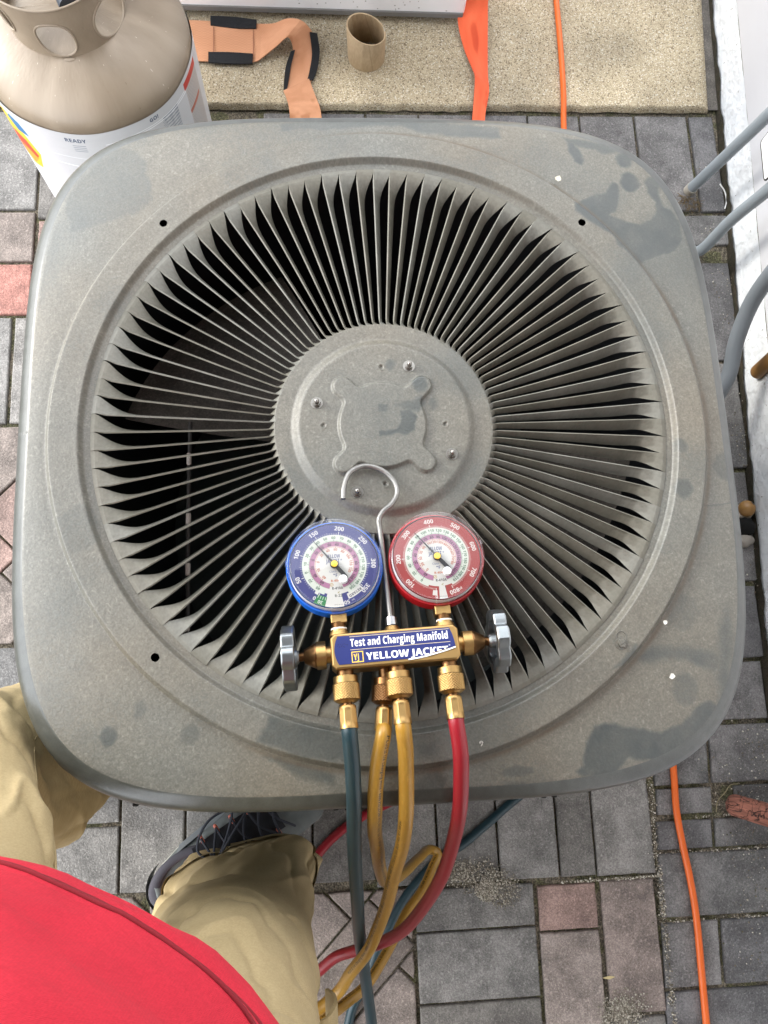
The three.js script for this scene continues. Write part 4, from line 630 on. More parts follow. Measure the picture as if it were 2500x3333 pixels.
// ------------------------------------------------------------------ extension cord
{
  const s = thing('extension_cord', 'orange extension cord running under the condenser and on over the pavers', 'cord');
  part('cable', tube([[.436, .018, -1.5], [.431, .018, -1.25], [.43, .018, -1.096], [.429, .018, -.962], [.425, .018, -.85], [.423, .01, -.8], [.42, .006, -.6], [.425, .006, -.3], [.44, .006, 0], [.48, .006, .25], [.503, .006, .4], [.503, .006, .438], [.5005, .0065, .493], [.505, .0065, .55], [.5095, .0065, .587], [.513, .0065, .63], [.514, .0065, .671], [.5125, .0065, .74], [.511, .0065, .814], [.508, .0065, .95], [.5, .0065, 1.15]], 0.0056, 320, 14), hoseMat(0xdc6218, 0.42), s);
}
// ------------------------------------------------------------------ conduits, placard, caps
const pvc = () => std(0x8f979c, 0.48, 0, { bumpMap: hoseBump, bumpScale: 0.0006 });
{
  const a = thing('conduit', 'grey pipe rising from a dirt hole at the corner of the condenser', 'pipe');
  part('pipe', tube([[.6675, -.03, -.665], [.666, .0, -.659], [.6645, .13, -.6335], [.663, .277, -.606], [.66, .55, -.556], [.66, .9, -.5]], 0.0102, 60, 22), pvc(), a);
  part('end_collar', new THREE.CylinderGeometry(0.0112, 0.0112, 0.016, 28).rotateX(0.19).translate(.6656, .009, -.657), std(0xa59f93, 0.6), a);
  const b = thing('conduit', 'grey pipe passing behind the white placard', 'pipe');
  part('pipe', tube([[.6615, -.03, -.545], [.66, .02, -.5165], [.658, .144, -.504], [.657, .258, -.485], [.655, .55, -.44], [.655, .9, -.4]], 0.0102, 60, 22), pvc(), b);
  const c = thing('conduit', 'bent dark grey pipe along the side of the condenser nearest the tan cap', 'pipe');
  part('pipe', tube([[.40, .1, -.12], [.5, .05, -.13], [.6, .04, -.17], [.643, .088, -.232], [.645, .126, -.282], [.648, .178, -.324], [.649, .236, -.343], [.65, .4, -.36], [.65, .9, -.37]], 0.0132, 90, 22), std(0x757b80, 0.5, 0, { bumpMap: hoseBump, bumpScale: 0.0006 }), c);
  const s = thing('placard', 'white placard with black border fixed in front of the grey pipes', 'sign', [.645, .274, -.5235]);
  const pt = canvasTex(512, 512, (g, W, H) => { g.fillStyle = '#141414'; g.fillRect(0, 0, W, H); g.fillStyle = '#f1f1ef'; g.beginPath(); const r = 34, m = 9; g.moveTo(m + r, m); g.arcTo(W - m, m, W - m, H - m, r); g.arcTo(W - m, H - m, m, H - m, r); g.arcTo(m, H - m, m, m, r); g.arcTo(m, m, W - m, m, r); g.closePath(); g.fill(); g.fillStyle = '#1c1c1c'; g.beginPath(); g.ellipse(290, 380, 34, 26, 0, 0, 7); g.fill(); });
  const sh = new THREE.Shape(); const w = 0.0365, r = 0.008; sh.moveTo(-w + r, 0); sh.lineTo(w - r, 0); sh.quadraticCurveTo(w, 0, w, r); sh.lineTo(w, 0.13 - r); sh.quadraticCurveTo(w, 0.13, w - r, 0.13); sh.lineTo(-w + r, 0.13); sh.quadraticCurveTo(-w, 0.13, -w, 0.13 - r); sh.lineTo(-w, r); sh.quadraticCurveTo(-w, 0, -w + r, 0);
  const pg = new THREE.ExtrudeGeometry(sh, { depth: 0.0016, bevelEnabled: true, bevelThickness: 0.0004, bevelSize: 0.0004, bevelSegments: 1 }); setUV(pg, (x, y) => [(x + w) / (2 * w), y / 0.13]); pg.rotateY(-Math.PI / 2);
  const plate = part('plate', pg, std(0xffffff, 0.4, 0, { map: pt }), s);
  part('bracket', M([box(0.012, 0.012, 0.008, 0.008, 0.06, 0.02), box(0.012, 0.012, 0.008, 0.008, 0.06, -0.02)]), std(0x777b80, 0.4, 0.8), plate);
  s.rotation.y = wallRot;
}
{
  const t = thing('pipe_cap', 'tan rounded pipe end hanging in front of the white plinth', 'pipe end');
  part('cap', new THREE.CapsuleGeometry(0.0132, 0.09, 10, 28).rotateX(-0.1).translate(.7165, .107, -.258), std(0x8f6838, 0.34), t);
  part('wall_strap', box(0.03, 0.01, 0.04, 0.705, 0.16, -.258, 0.003), std(0x9a9da0, 0.5, 0.6), t);
  const u = thing('tan_plug', 'round tan plug with a dark hole at the foot of the white wall', 'plug', [.688, .013, -.012]);
  const holeT = dataTex(128, 128, (a, b) => { const d = Math.hypot((a - 0.62) * 2, b - 0.72); const k = d < 0.11 ? 1 : 0; return [mix(150, 40, k), mix(112, 34, k), mix(62, 28, k)]; });
  part('ball', new THREE.SphereGeometry(0.0148, 32, 22), std(0xffffff, 0.4, 0, { map: holeT }), u);
  part('collar', new THREE.TorusGeometry(0.0125, 0.003, 10, 30).rotateX(Math.PI / 2).translate(0, -0.008, 0.003), std(0xd9cfc0, 0.6), u);
  const v = thing('wall_rubble', 'broken dark and pale mortar lumps below the tan plug', 'rubble', [.684, 0, .02]);
  const lump = (sx, sy, sz, x, y, z, sd) => { const g = new THREE.IcosahedronGeometry(1, 4); const p = g.attributes.position; for (let i = 0; i < p.count; i++) { const k = 0.75 + 0.5 * fbm(p.getX(i) * 2 + sd, p.getY(i) * 2 + p.getZ(i) * 1.7, sd, 3); p.setXYZ(i, p.getX(i) * sx * k + x, p.getY(i) * sy * k + y, p.getZ(i) * sz * k + z); } const q = mergeVertices(g.deleteAttribute('normal').deleteAttribute('uv')); q.computeVertexNormals(); setUV(q, (a, b, c) => [a / 0.1, c / 0.1]); return q; };
  part('dark_lump', lump(0.02, 0.016, 0.016, 0, 0.004, 0, 3), std(0x222624, 0.95, 0, { map: soilTex }), v);
  part('pale_lump', lump(0.016, 0.012, 0.012, -0.002, 0.003, 0.024, 9), std(0x9b948a, 0.95), v);
}
// weathered round stick at the lower right
{
  const t = thing('wooden_stick', 'weathered reddish brown round wooden stick lying by the right edge', 'stick');
  const wood = dataTex(512, 256, (u, v) => { const f = fbm(u * 6, v * 30, 181, 4), c = fbm(u * 24, v * 60, 182, 3), cr = Math.abs(fbm(u * 5 + 3, v * 14, 183, 3) - 0.5) < 0.018 || Math.abs(fbm(u * 18, v * 5, 185, 3) - 0.5) < 0.012 ? 0.45 : 1; const k = (0.75 + f * 0.5 + (c - 0.5) * 0.3) * cr; return [138 * k, 88 * k, 72 * k]; });
  const wb = dataTex(512, 256, (u, v) => { const cr = Math.abs(fbm(u * 5 + 3, v * 14, 183, 3) - 0.5) < 0.018 || Math.abs(fbm(u * 18, v * 5, 185, 3) - 0.5) < 0.012 ? 0 : 150; const c = cr + 90 * fbm(u * 6, v * 40, 181, 3); return [c, c, c]; }, false);
  const a = new THREE.Vector3(.592, .019, .487), b = new THREE.Vector3(.685, .062, .517), dir = b.clone().sub(a), len = dir.length(); dir.normalize();
  const g = gridGeo(36, 40, (u, v) => { const s = v < 0.12 ? Math.sqrt(1 - (1 - v / 0.12) ** 2) : 1; const an = u * Math.PI * 2, r = (0.0175 + 0.002 * v) * s * (1 + 0.06 * (fbm(Math.cos(an) * 2 + 4, Math.sin(an) * 2 + v * 6, 187, 3) - 0.5)); return [r * Math.cos(an), v * (len + 0.02), r * Math.sin(an)]; }, true);
  g.setAttribute('uv', new THREE.BufferAttribute(new Float32Array(Array.from({ length: g.attributes.position.count }, (_, i) => [g.attributes.position.getY(i) / 0.16, (i % 37) / 36]).flat()), 2));
  const m = part('shaft', g, std(0xffffff, 0.85, 0, { map: wood, bumpMap: wb, bumpScale: 0.0025 }), t); m.position.copy(a).addScaledVector(dir, -0.012); m.quaternion.setFromUnitVectors(new THREE.Vector3(0, 1, 0), dir);
}
// ------------------------------------------------------------------ small litter
{
  const grains = (name, label, spots, n, cols) => {
    const g = new THREE.IcosahedronGeometry(1, 0); const im = new THREE.InstancedMesh(g, std(0xffffff, 0.9), n * spots.length); im.name = name; im.userData = { kind: 'stuff', label, category: 'grit' };
    const m = new THREE.Matrix4(), q = new THREE.Quaternion(), e = new THREE.Euler(), c = new THREE.Color(); let k = 0;
    for (const [x, z, rx, rz] of spots) for (let i = 0; i < n; i++) { const a = rand() * 6.283, r = Math.sqrt(rand()) * (0.5 + 0.5 * rand()); const s = 0.0004 + 0.0014 * rand() ** 3; e.set(rand() * 6, rand() * 6, rand() * 6); m.compose(new THREE.Vector3(x + r * rx * Math.cos(a), 0.0008 + s * 0.5 + rand() * 0.0008 * (1 - r), z + r * rz * Math.sin(a)), q.setFromEuler(e), new THREE.Vector3(s, s * 0.7, s)); im.setMatrixAt(k, m); c.set(cols[Math.floor(rand() * cols.length)]); im.setColorAt(k, c); k++; }
    scene.add(im); im.castShadow = im.receiveShadow = true;
  };
  grains('sand_grit', 'pale sand grit scattered over the paver joints', [[.165, .578, .05, .034], [.2, .6, .035, .034], [.13, .57, .035, .024], [.385, .785, .045, .034], [.37, .8, .034, .034], [.175, .6, .02, .02]], 1300, [0x8f887a, 0xa39c8e, 0x6f685c, 0xb5afa2, 0x7c7568]);
  const jt = []; for (let i = 0; i < 60; i++) jt.push([0.462 - 0.057 * 0 + (rand() - 0.5) * 0.006 - (0.1 * rand()) * 0, 0.4 + rand() * 0.45, 0.006, 0.03]);
  for (let i = 0; i < 26; i++) jt.push([0.3 + rand() * 0.15, 0.594, 0.03, 0.003]); for (let i = 0; i < 30; i++) jt.push([0.46 + rand() * 0.25, [0.506, 0.559, 0.663][i % 3], 0.04, 0.003]); for (let i = 0; i < 40; i++) jt.push([0.58 + rand() * 0.12, 0.35 + rand() * 0.4, 0.05, 0.05]); for (let i = 0; i < 20; i++) jt.push([0.69 + rand() * 0.04, -0.7 + rand() * 0.9, 0.02, 0.05]);
  grains('joint_grit', 'fine pale grit caught in the joints between pavers', jt, 26, [0x8a8171, 0x6d6454, 0xa79f90, 0xc9c3b6, 0x55503f]);
  const flake = (label, x, y, z, s, c, cat = 'flake') => { const t = thing('paint_flake', label, cat, [x, y, z]); const g = new THREE.CircleGeometry(s, 7).rotateX(-Math.PI / 2); const p = g.attributes.position; for (let i = 1; i < p.count; i++) { p.setX(i, p.getX(i) * (0.6 + 0.7 * rand())); p.setZ(i, p.getZ(i) * (0.6 + 0.7 * rand())); p.setY(i, 0.0012 * rand()); } g.computeVertexNormals(); part('chip', g, std(c, 0.7), t); };
  const lid = PH - 0.0015;
  flake('white flake on the lid by the screw side corner', .271, lid - .004, .262, .0026, 0xc4c1b8); flake('small white flake near the pressed ring by the screw', .2685, lid, .21, .0024, 0xc4c1b8); flake('cream ring-shaped flake behind the fan top', .204, lid - .0005, -.28, .0034, 0xc2bca8);
  flake('tiny white flake on the lid beside the red hose', .078, lid + .0018, .316, .0022, 0xb8b5ad);
  const tw = thing('dry_straw', 'thin dry straw lying beside the wooden stick', 'straw'); part('stalk', tube([[.568, .006, .5], [.572, .008, .482], [.585, .012, .468], [.598, .006, .458], [.612, .004, .457]], 0.0007, 40, 6), std(0x8a7f62, 0.9), tw);
  const cu = thing('plastic_curl', 'thin white curled strip at the foot of the wall near the pipes', 'strip'); part('curl', ribbon([[[.729, .002, -.672], [.73, .0045, -.672]], [[.736, .003, -.655], [.737, .0055, -.655]], [[.737, .003, -.634], [.738, .0055, -.634]], [[.732, .002, -.618], [.733, .0045, -.617]]], 0.0005, 24), std(0xdfdfdc, 0.5), cu);
  const dl = thing('dry_leaf', 'tiny pale dry leaf on the pavers between the pink stones', 'leaf', [.362, .003, .738]); part('blade', ribbon([[[-.009, 0, 0], [-.009, 0, .0006]], [[0, .001, -.0022], [0, .001, .0024]], [[.01, 0, -.0005], [.01, 0, .0004]]], 0.0004, 12), std(0xbfae80, 0.8), dl);
  const br = thing('dead_grass', 'brown dead grass in the dirt hole at the foot of the grey pipe', 'grass'); br.userData.kind = 'stuff';
  const gs = []; for (let i = 0; i < 46; i++) { const x = .66 + (rand() - 0.5) * .03, z = -.628 + (rand() - 0.5) * .022, a = rand() * 6.3; gs.push(tube([[x, -.004, z], [x + .006 * Math.cos(a), .006 + .006 * rand(), z + .006 * Math.sin(a)], [x + .018 * Math.cos(a), .004 + .006 * rand(), z + .018 * Math.sin(a)]], 0.0004, 6, 4)); }
  part('blades', M(gs), std(0x6b5a40, 0.95), br);
}

// ------------------------------------------------------------------ the person at the lower left
{
  const P = thing('person', 'person in red shirt and khaki trousers standing at the front corner of the condenser', 'person');
  const F = new THREE.Vector3(0.55, 0, -0.835), S = new THREE.Vector3(0.835, 0, 0.55);
  const skin = std(0xc79a86, 0.6);
  // loft through rings {c, a (half width along S'), b (half depth), rot}
  function loft(rings, seg, per, disp) {
    const cs = new THREE.CatmullRomCurve3(rings.map((r) => V3(r.c)), false, 'centripetal'), n = (rings.length - 1) * per;
    const at = (k, t) => { const x = t * (rings.length - 1), i = Math.min(rings.length - 2, Math.floor(x)), f = x - i; const g = (j) => rings[clamp(j, 0, rings.length - 1)][k]; const p0 = g(i - 1), p1 = g(i), p2 = g(i + 1), p3 = g(i + 2); return 0.5 * (2 * p1 + (p2 - p0) * f + (2 * p0 - 5 * p1 + 4 * p2 - p3) * f * f + (3 * p1 - p0 - 3 * p2 + p3) * f * f * f); };
    return gridGeo(seg, n, (u, v) => { const a = u * Math.PI * 2, c = cs.getPoint(v), ro = at('rot', v), ca = Math.cos(a), sa = Math.sin(a); const d = disp ? disp(u, v, a) : 0; const x = (at('a', v) + d) * ca, z = (at('b', v) + d) * sa; return [c.x + x * Math.cos(ro) - z * Math.sin(ro), c.y + (disp && disp.y ? disp.y(u, v, a) : 0), c.z + x * Math.sin(ro) + z * Math.cos(ro)]; }, true);
  }
  const khaki = dataTex(512, 512, (u, v) => { const w = Math.sin((u + v) * Math.PI * 2 * 120) * 5, g = (vn(u * 240, v * 240, 191, 240) - 0.5) * 12, f = (fbm(u * 5, v * 5, 192, 4, 5) - 0.5) * 22; return [168 + w + g + f, 149 + w + g + f, 110 + w + g + f]; });
  const twill = dataTex(256, 256, (u, v) => { const c = 128 + 60 * Math.sin((u + v) * Math.PI * 2 * 80); return [c, c, c]; }, false);
  const km = std(0xffffff, 0.92, 0, { map: khaki, bumpMap: twill, bumpScale: 0.0002 });
  const clothUV = (g, s = 0.3) => setUV(g, (x, y, z) => [(x + z * 0.6) / s, (y + z * 0.3) / s]);
  // right leg
  const hemWave = (u, a) => 0.012 * Math.sin(a * 2 + 0.6) + 0.007 * Math.sin(a * 5 + 1);
  const crease = (x, p) => Math.pow(1 - Math.abs(Math.sin(x)), p);
  const rd = (u, v, a) => { const ca = Math.cos(a), sa = Math.sin(a), low = 1 - sst(0.02, 0.42, v), w = 2.4 * (fbm(ca * 1.6 + 5, sa * 1.6 + v * 5, 195, 3) - 0.5);
    return 0.006 * low * Math.sin(a * 3 + 1.2 + v * 9) + 0.010 * low * crease(a * 1.5 + v * 16 + w, 2.2) - 0.008 * low * crease(a * 2.5 - v * 11 + 2 * w + 1, 2) + 0.0035 * crease(v * 15 + 0.9 * ca + 1.6 * w, 3) * sst(0.2, 0.4, v) * (0.4 + 0.6 * vn(ca * 2 + 7, sa * 2 + v * 6, 196)) - 0.003 * crease(v * 22 - 1.4 * sa + 2.2 * w, 3) * sst(0.25, 0.5, v) + 0.007 * (fbm(ca * 1.4 + 5, sa * 1.4 + v * 6, 197, 3) - 0.5); };
  rd.y = (u, v, a) => (1 - sst(0, 0.25, v)) * (hemWave(u, a) + 0.03 * Math.cos(a - 2.6));
  const R = [
    { c: [-.211, .125, .562], a: .122, b: .07, rot: -.47 }, { c: [-.204, .19, .557], a: .113, b: .071, rot: -.42 }, { c: [-.19, .3, .556], a: .1, b: .078, rot: -.3 }, { c: [-.178, .42, .555], a: .094, b: .087, rot: -.1 }, { c: [-.17, .5, .555], a: .088, b: .092, rot: 0 },
    { c: [-.167, .6, .567], a: .088, b: .095, rot: 0 }, { c: [-.166, .7, .575], a: .09, b: .098, rot: 0 }, { c: [-.185, .8, .582], a: .1, b: .105, rot: .2 }, { c: [-.22, .9, .575], a: .11, b: .115, rot: .4 }];
  const Lg = [
    { c: [-.475, .09, .335], a: .088, b: .09, rot: 0 }, { c: [-.466, .16, .337], a: .088, b: .093, rot: 0 }, { c: [-.436, .26, .342], a: .094, b: .102, rot: 0 }, { c: [-.433, .36, .346], a: .088, b: .1, rot: 0 }, { c: [-.438, .48, .342], a: .078, b: .092, rot: .2 }, { c: [-.415, .56, .37], a: .084, b: .096, rot: .3 },
    { c: [-.37, .66, .43], a: .094, b: .1, rot: .4 }, { c: [-.37, .78, .462], a: .1, b: .108, rot: .5 }, { c: [-.34, .9, .495], a: .11, b: .115, rot: .55 }];
  const ld = (u, v, a) => { const ca = Math.cos(a), sa = Math.sin(a), w = 2.4 * (fbm(ca * 1.6 + 15, sa * 1.6 + v * 5, 198, 3) - 0.5), low = 1 - sst(0.1, 0.55, v);
    return 0.009 * low * crease(a * 2 + v * 13 + w, 2.2) - 0.007 * low * crease(a * 3 - v * 9 + 2 * w, 2) + 0.005 * crease(v * 17 + 1.2 * ca + 1.6 * w, 3) * sst(0.25, 0.45, v) - 0.004 * crease(v * 24 - 1.2 * sa + 2 * w, 3) * sst(0.3, 0.5, v) + 0.006 * (fbm(ca * 2 + 9, sa * 2 + v * 8, 199, 4) - 0.5); };
  const pel = loft([{ c: [-.27, .79, .53], a: .17, b: .12, rot: .58 }, { c: [-.275, .86, .535], a: .185, b: .14, rot: .58 }, { c: [-.28, .94, .535], a: .178, b: .145, rot: .58 }, { c: [-.28, 1.02, .535], a: .165, b: .14, rot: .58 }], 72, 8);
  const shell = (g, th) => { const q = g.clone(), p = q.attributes.position, n = q.attributes.normal; for (let i = 0; i < p.count; i++) p.setXYZ(i, p.getX(i) - n.getX(i) * th, p.getY(i) - n.getY(i) * th, p.getZ(i) - n.getZ(i) * th); return q; };
  const rl = loft(R, 192, 24, rd), ll = loft(Lg, 168, 20, ld);
  const tr = part('trousers', M([rl, ll, pel].map((g) => clothUV(g))), km, P);
  // hem band: a doubled strip following the bottom rings
  const hem = (rings, disp, seg, per, name) => {
    const full = loft(rings, seg, per, disp); const st = []; for (let i = 0; i < seg; i++) { const k = 8 * (seg + 1) + i, q = full.attributes.position, nn = full.attributes.normal; st.push([q.getX(k) + nn.getX(k) * .0012, q.getY(k), q.getZ(k) + nn.getZ(k) * .0012]); } part('hem_stitching', tube(st, 0.0007, seg * 2, 5, true), std(0x6f5a34, 0.9), tr); const p = full.attributes.position, rows = 5; const pts = (j, i) => new THREE.Vector3(p.getX(j * (seg + 1) + i), p.getY(j * (seg + 1) + i), p.getZ(j * (seg + 1) + i));
    const n = full.attributes.normal; const g = gridGeo(seg, 5, (u, v, i, j) => { const J = [9, 9, 4, 0, 0, 6][j], off = [0, .0014, .002, .0018, -.003, -.004][j]; const q = pts(J, i), k = J * (seg + 1) + i; const s = -1; return [q.x + n.getX(k) * off, q.y + (j === 3 || j === 4 ? -.002 : 0), q.z + n.getZ(k) * off]; }, true);
    return part(name, clothUV(toCreasedNormals(g, 0.8)), km, tr);
  };
  // the loft's normals may point inward; measure once
  hem(R, rd, 192, 24, 'hem'); hem(Lg, ld, 168, 20, 'hem');
  const seam = (g, seg, col, nv) => { const p = g.attributes.position, n = g.attributes.normal, pts = []; for (let j = 0; j <= nv; j += 3) { const k = j * (seg + 1) + col; pts.push([p.getX(k) + n.getX(k) * 0.0005, p.getY(k), p.getZ(k) + n.getZ(k) * 0.0005]); } return tube(pts, 0.0012, 120, 5); };
  part('side_seam', clothUV(seam(rl, 192, 4, 192)), km, tr); part('side_seam', clothUV(seam(ll, 168, 150, 160)), km, tr);
  // pocket flap standing out on the outer side of the right leg
  const fl = ribbon([[[-.09, .475, .585], [-.088, .47, .66]], [[-.074, .478, .578], [-.072, .472, .66]], [[-.0665, .462, .574], [-.066, .455, .66]], [[-.068, .43, .577], [-.067, .425, .66]], [[-.076, .39, .585], [-.076, .385, .66]]], 0.004, 30);
  part('pocket_flap', clothUV(fl, 0.2), km, tr);
  // shirt
  const red = dataTex(256, 256, (u, v) => { const g = (vn(u * 120, v * 120, 201, 120) - 0.5) * 14, f = (fbm(u * 4, v * 4, 202, 4, 4) - 0.5) * 14, k = Math.sin(u * Math.PI * 2 * 64) * 3; return [188 + g + f + k, 30 + g * 0.5 + f * 0.3, 50 + g * 0.5 + f * 0.3]; });
  const sd = (u, v, a) => { const h = v; const groove = -0.0012 * Math.exp(-(((h - 0.052) / 0.006) ** 2)) + 0.0016 * Math.exp(-(((h - 0.03) / 0.018) ** 2)) + 0.0016 * Math.exp(-(((h - 0.068) / 0.008) ** 2)); return groove + 0.004 * Math.sin(a * 4 + v * 6) * (1 - sst(0, 0.5, v)) + 0.016 * (fbm(Math.cos(a) * 2.6 + 3, Math.sin(a) * 2.6 + v * 10, 204, 4) - 0.5); };
  sd.y = (u, v, a) => (1 - sst(0, 0.2, v)) * 0.006 * Math.sin(a * 2);
  const sh = loft([{ c: [-.278, .885, .53], a: .235, b: .2055, rot: .58 }, { c: [-.279, .93, .53], a: .233, b: .2045, rot: .58 }, { c: [-.28, 1.0, .53], a: .228, b: .2, rot: .58 }, { c: [-.283, 1.1, .533], a: .205, b: .19, rot: .58 }, { c: [-.29, 1.2, .545], a: .2, b: .16, rot: .58 }, { c: [-.297, 1.32, .56], a: .205, b: .135, rot: .58 }, { c: [-.3, 1.4, .568], a: .185, b: .11, rot: .58 }, { c: [-.3, 1.45, .57], a: .1, b: .075, rot: .58 }, { c: [-.3, 1.475, .57], a: .062, b: .06, rot: .58 }], 120, 14, sd);
  const shirtM = std(0xffffff, 0.9, 0, { map: red, bumpMap: twill, bumpScale: 0.0006 });
  const geos = [sh];
  const local = (s, y, f) => [-.297 + S.x * s + F.x * f, y, .56 + S.z * s + F.z * f];
  for (const k of [-1, 1]) { const q = [[.15, 1.385, -.01], [.205, 1.36, -.012], [.232, 1.28, -.015], [.24, 1.17, -.015]]; geos.push(loft(q.map(([s, y, f], i) => ({ c: local(s * k, y, f), a: [.06, .072, .066, .07][i], b: [.06, .074, .068, .072][i], rot: 0 })), 40, 8)); }
  { const pp = sh.attributes.position; for (const row of [6, 8]) { const ring = []; for (let i = 0; i <= 120; i++) { const q = new THREE.Vector3(pp.getX(row * 121 + i), pp.getY(row * 121 + i), pp.getZ(row * 121 + i)); ring.push([q.x, q.y, q.z]); } ring.pop(); part('hem_seam', tube(ring, 0.0014, 360, 6, true), std(0x7c1420, 0.9), P); } }
  part('shirt', M(geos.map((g) => setUV(g, (x, y, z) => [(x + z) / 0.12, (y + x * 0.5) / 0.12]))), shirtM, P);
  // body: one continuous surface of smooth-joined tapered capsules
  const joints = []; const bone = (a, b, r0, r1) => joints.push([V3(a), V3(b), r0, r1]);
  bone([-.205, .55, .57], [-.22, .9, .57], .06, .085); bone([-.225, .16, .555], [-.19, .48, .565], .036, .052); bone([-.272, .06, .532], [-.225, .17, .555], .03, .034);
  bone([-.43, .5, .35], [-.34, .9, .5], .058, .085); bone([-.46, .1, .36], [-.432, .5, .345], .036, .052); bone([-.47, .06, .38], [-.4, .04, .24], .034, .026);
  bone([-.36, .92, .49], [-.2, .92, .58], .1, .1); bone([-.28, .95, .54], [-.29, 1.25, .55], .13, .13); bone([-.22, 1.36, .61], [-.37, 1.36, .51], .075, .075); bone([-.3, 1.36, .565], [-.29, 1.53, .56], .058, .052);
  for (const k of [-1, 1]) { const a = local(.185 * k, 1.37, -.01), b = local(.245 * k, 1.11, -.03), c = local(.24 * k, .88, .02), d = local(.235 * k, .8, .03); bone(a, b, .052, .042); bone(b, c, .042, .027); bone(c, d, .028, .033); for (let i = 0; i < 4; i++) { const o = (i - 1.5) * .019; const e = local(.235 * k, .77 - .003 * Math.abs(i - 1.4), .03 + o), f2 = local(.225 * k, .735 + .008 * Math.abs(i - 1.4), .037 + o), f3 = local(.212 * k, .712 + .012 * Math.abs(i - 1.4), .037 + o); bone(e, f2, .0105, .0095); bone(f2, f3, .0095, .008); } const t0 = local(.235 * k, .835, .055), t1 = local(.228 * k, .79, .085); bone(t0, t1, .013, .0105); }
  function field(bones, res, center, size, k) {
    const mc = new MarchingCubes(res, std(0xffffff), false, false, 400000); mc.isolation = 0; const n = res; const p = new THREE.Vector3(), ab = new THREE.Vector3(), ap = new THREE.Vector3();
    for (let z = 0; z < n; z++) for (let y = 0; y < n; y++) for (let x = 0; x < n; x++) {
      p.set((x / n * 2 - 1) * size + center.x, (y / n * 2 - 1) * size + center.y, (z / n * 2 - 1) * size + center.z); let d = 1;
      for (const [a, b, r0, r1] of bones) { ab.subVectors(b, a); ap.subVectors(p, a); const t = clamp(ap.dot(ab) / ab.lengthSq()); const q = Math.hypot(ap.x - ab.x * t, ap.y - ab.y * t, ap.z - ab.z * t) - mix(r0, r1, t); if (q > d + k) continue; const h = clamp(0.5 + 0.5 * (d - q) / k); d = mix(d, q, h) - k * h * (1 - h); }
      mc.field[x + y * n + z * n * n] = -d;
    }
    mc.update(); const g = new THREE.BufferGeometry(), c = mc.count; g.setAttribute('position', new THREE.BufferAttribute(mc.positionArray.slice(0, c * 3), 3)); g.setAttribute('normal', new THREE.BufferAttribute(mc.normalArray.slice(0, c * 3), 3)); g.scale(size, size, size).translate(center.x, center.y, center.z); g.setAttribute('uv', new THREE.BufferAttribute(new Float32Array(c * 2), 2)); return g;
  }
  const arms = joints.slice(11);
  const bodyGeo = field(joints, 112, new THREE.Vector3(-.29, .8, .52), .82, .02);
  // head: finer grid
  const hc = new THREE.Vector3(-.275, 1.64, .535), hl = (s, y, f) => hc.clone().addScaledVector(S, s).addScaledVector(F, f).add(new THREE.Vector3(0, y, 0));
  const hb = [[hl(0, .03, -.015), hl(0, .02, .015), .082, .08], [hl(0, -.04, .02), hl(0, -.075, .045), .06, .042], [hl(0, .01, .085), hl(0, -.022, .106), .008, .013], [hl(-.014, -.026, .092), hl(.014, -.026, .092), .009, .009], [hl(-.018, -.055, .083), hl(.018, -.055, .083), .008, .008], [hl(-.016, -.066, .08), hl(.016, -.066, .08), .008, .008], [hl(-.04, .028, .07), hl(.04, .028, .07), .014, .014], [hl(.082, .012, -.005), hl(.08, -.025, .004), .014, .009], [hl(-.082, .012, -.005), hl(-.08, -.025, .004), .014, .009], [hl(0, -.06, -.01), hl(0, -.13, -.02), .055, .054]];
  const headGeo = field(hb, 72, hc, .16, .014);
  const body = part('body', M([bodyGeo, headGeo]), skin, P);
  part('eye', M([-1, 1].map((k) => new THREE.SphereGeometry(.011, 14, 10).translate(...hl(.031 * k, .004, .074).toArray()))), std(0xe8e4dc, 0.3), body);
  part('iris', M([-1, 1].map((k) => new THREE.SphereGeometry(.0055, 12, 8).translate(...hl(.031 * k, .003, .081).toArray()))), std(0x3b2a1e, 0.3), body);
  const hg = new THREE.SphereGeometry(.094, 40, 24, 0, Math.PI * 2, 0, 1.75); const hp = hg.attributes.position; for (let i = 0; i < hp.count; i++) { const v = new THREE.Vector3(hp.getX(i), hp.getY(i), hp.getZ(i)); const k = 1 + 0.05 * (fbm(v.x * 40 + 9, v.y * 40 + v.z * 30, 211, 3) - 0.5) * 2; const f = v.dot(F); v.multiplyScalar(k); if (f > 0.03 && v.y < 0.05) v.addScaledVector(F, -(f - 0.03) * 1.3); hp.setXYZ(i, v.x, v.y, v.z); } hg.computeVertexNormals(); hg.translate(hc.x, hc.y + .03, hc.z);
  part('hair', hg, std(0x3a2a1f, 0.8), body);
  // shoes
  const mesh = dataTex(256, 256, (u, v) => { const a = Math.sin(u * Math.PI * 2 * 40) * Math.sin(v * Math.PI * 2 * 40); const c = a * 18 + (fbm(u * 6, v * 6, 221, 3, 6) - 0.5) * 20; return [100 + c, 105 + c, 104 + c]; });
  const upperM = std(0xffffff, 0.8, 0, { map: mesh }), darkM = std(0x24252b, 0.85), soleM = std(0xb9b8ad, 0.7), trimM = std(0x767b7e, 0.6), laceM = std(0x33363f, 0.8), coral = std(0xd97a66, 0.6);
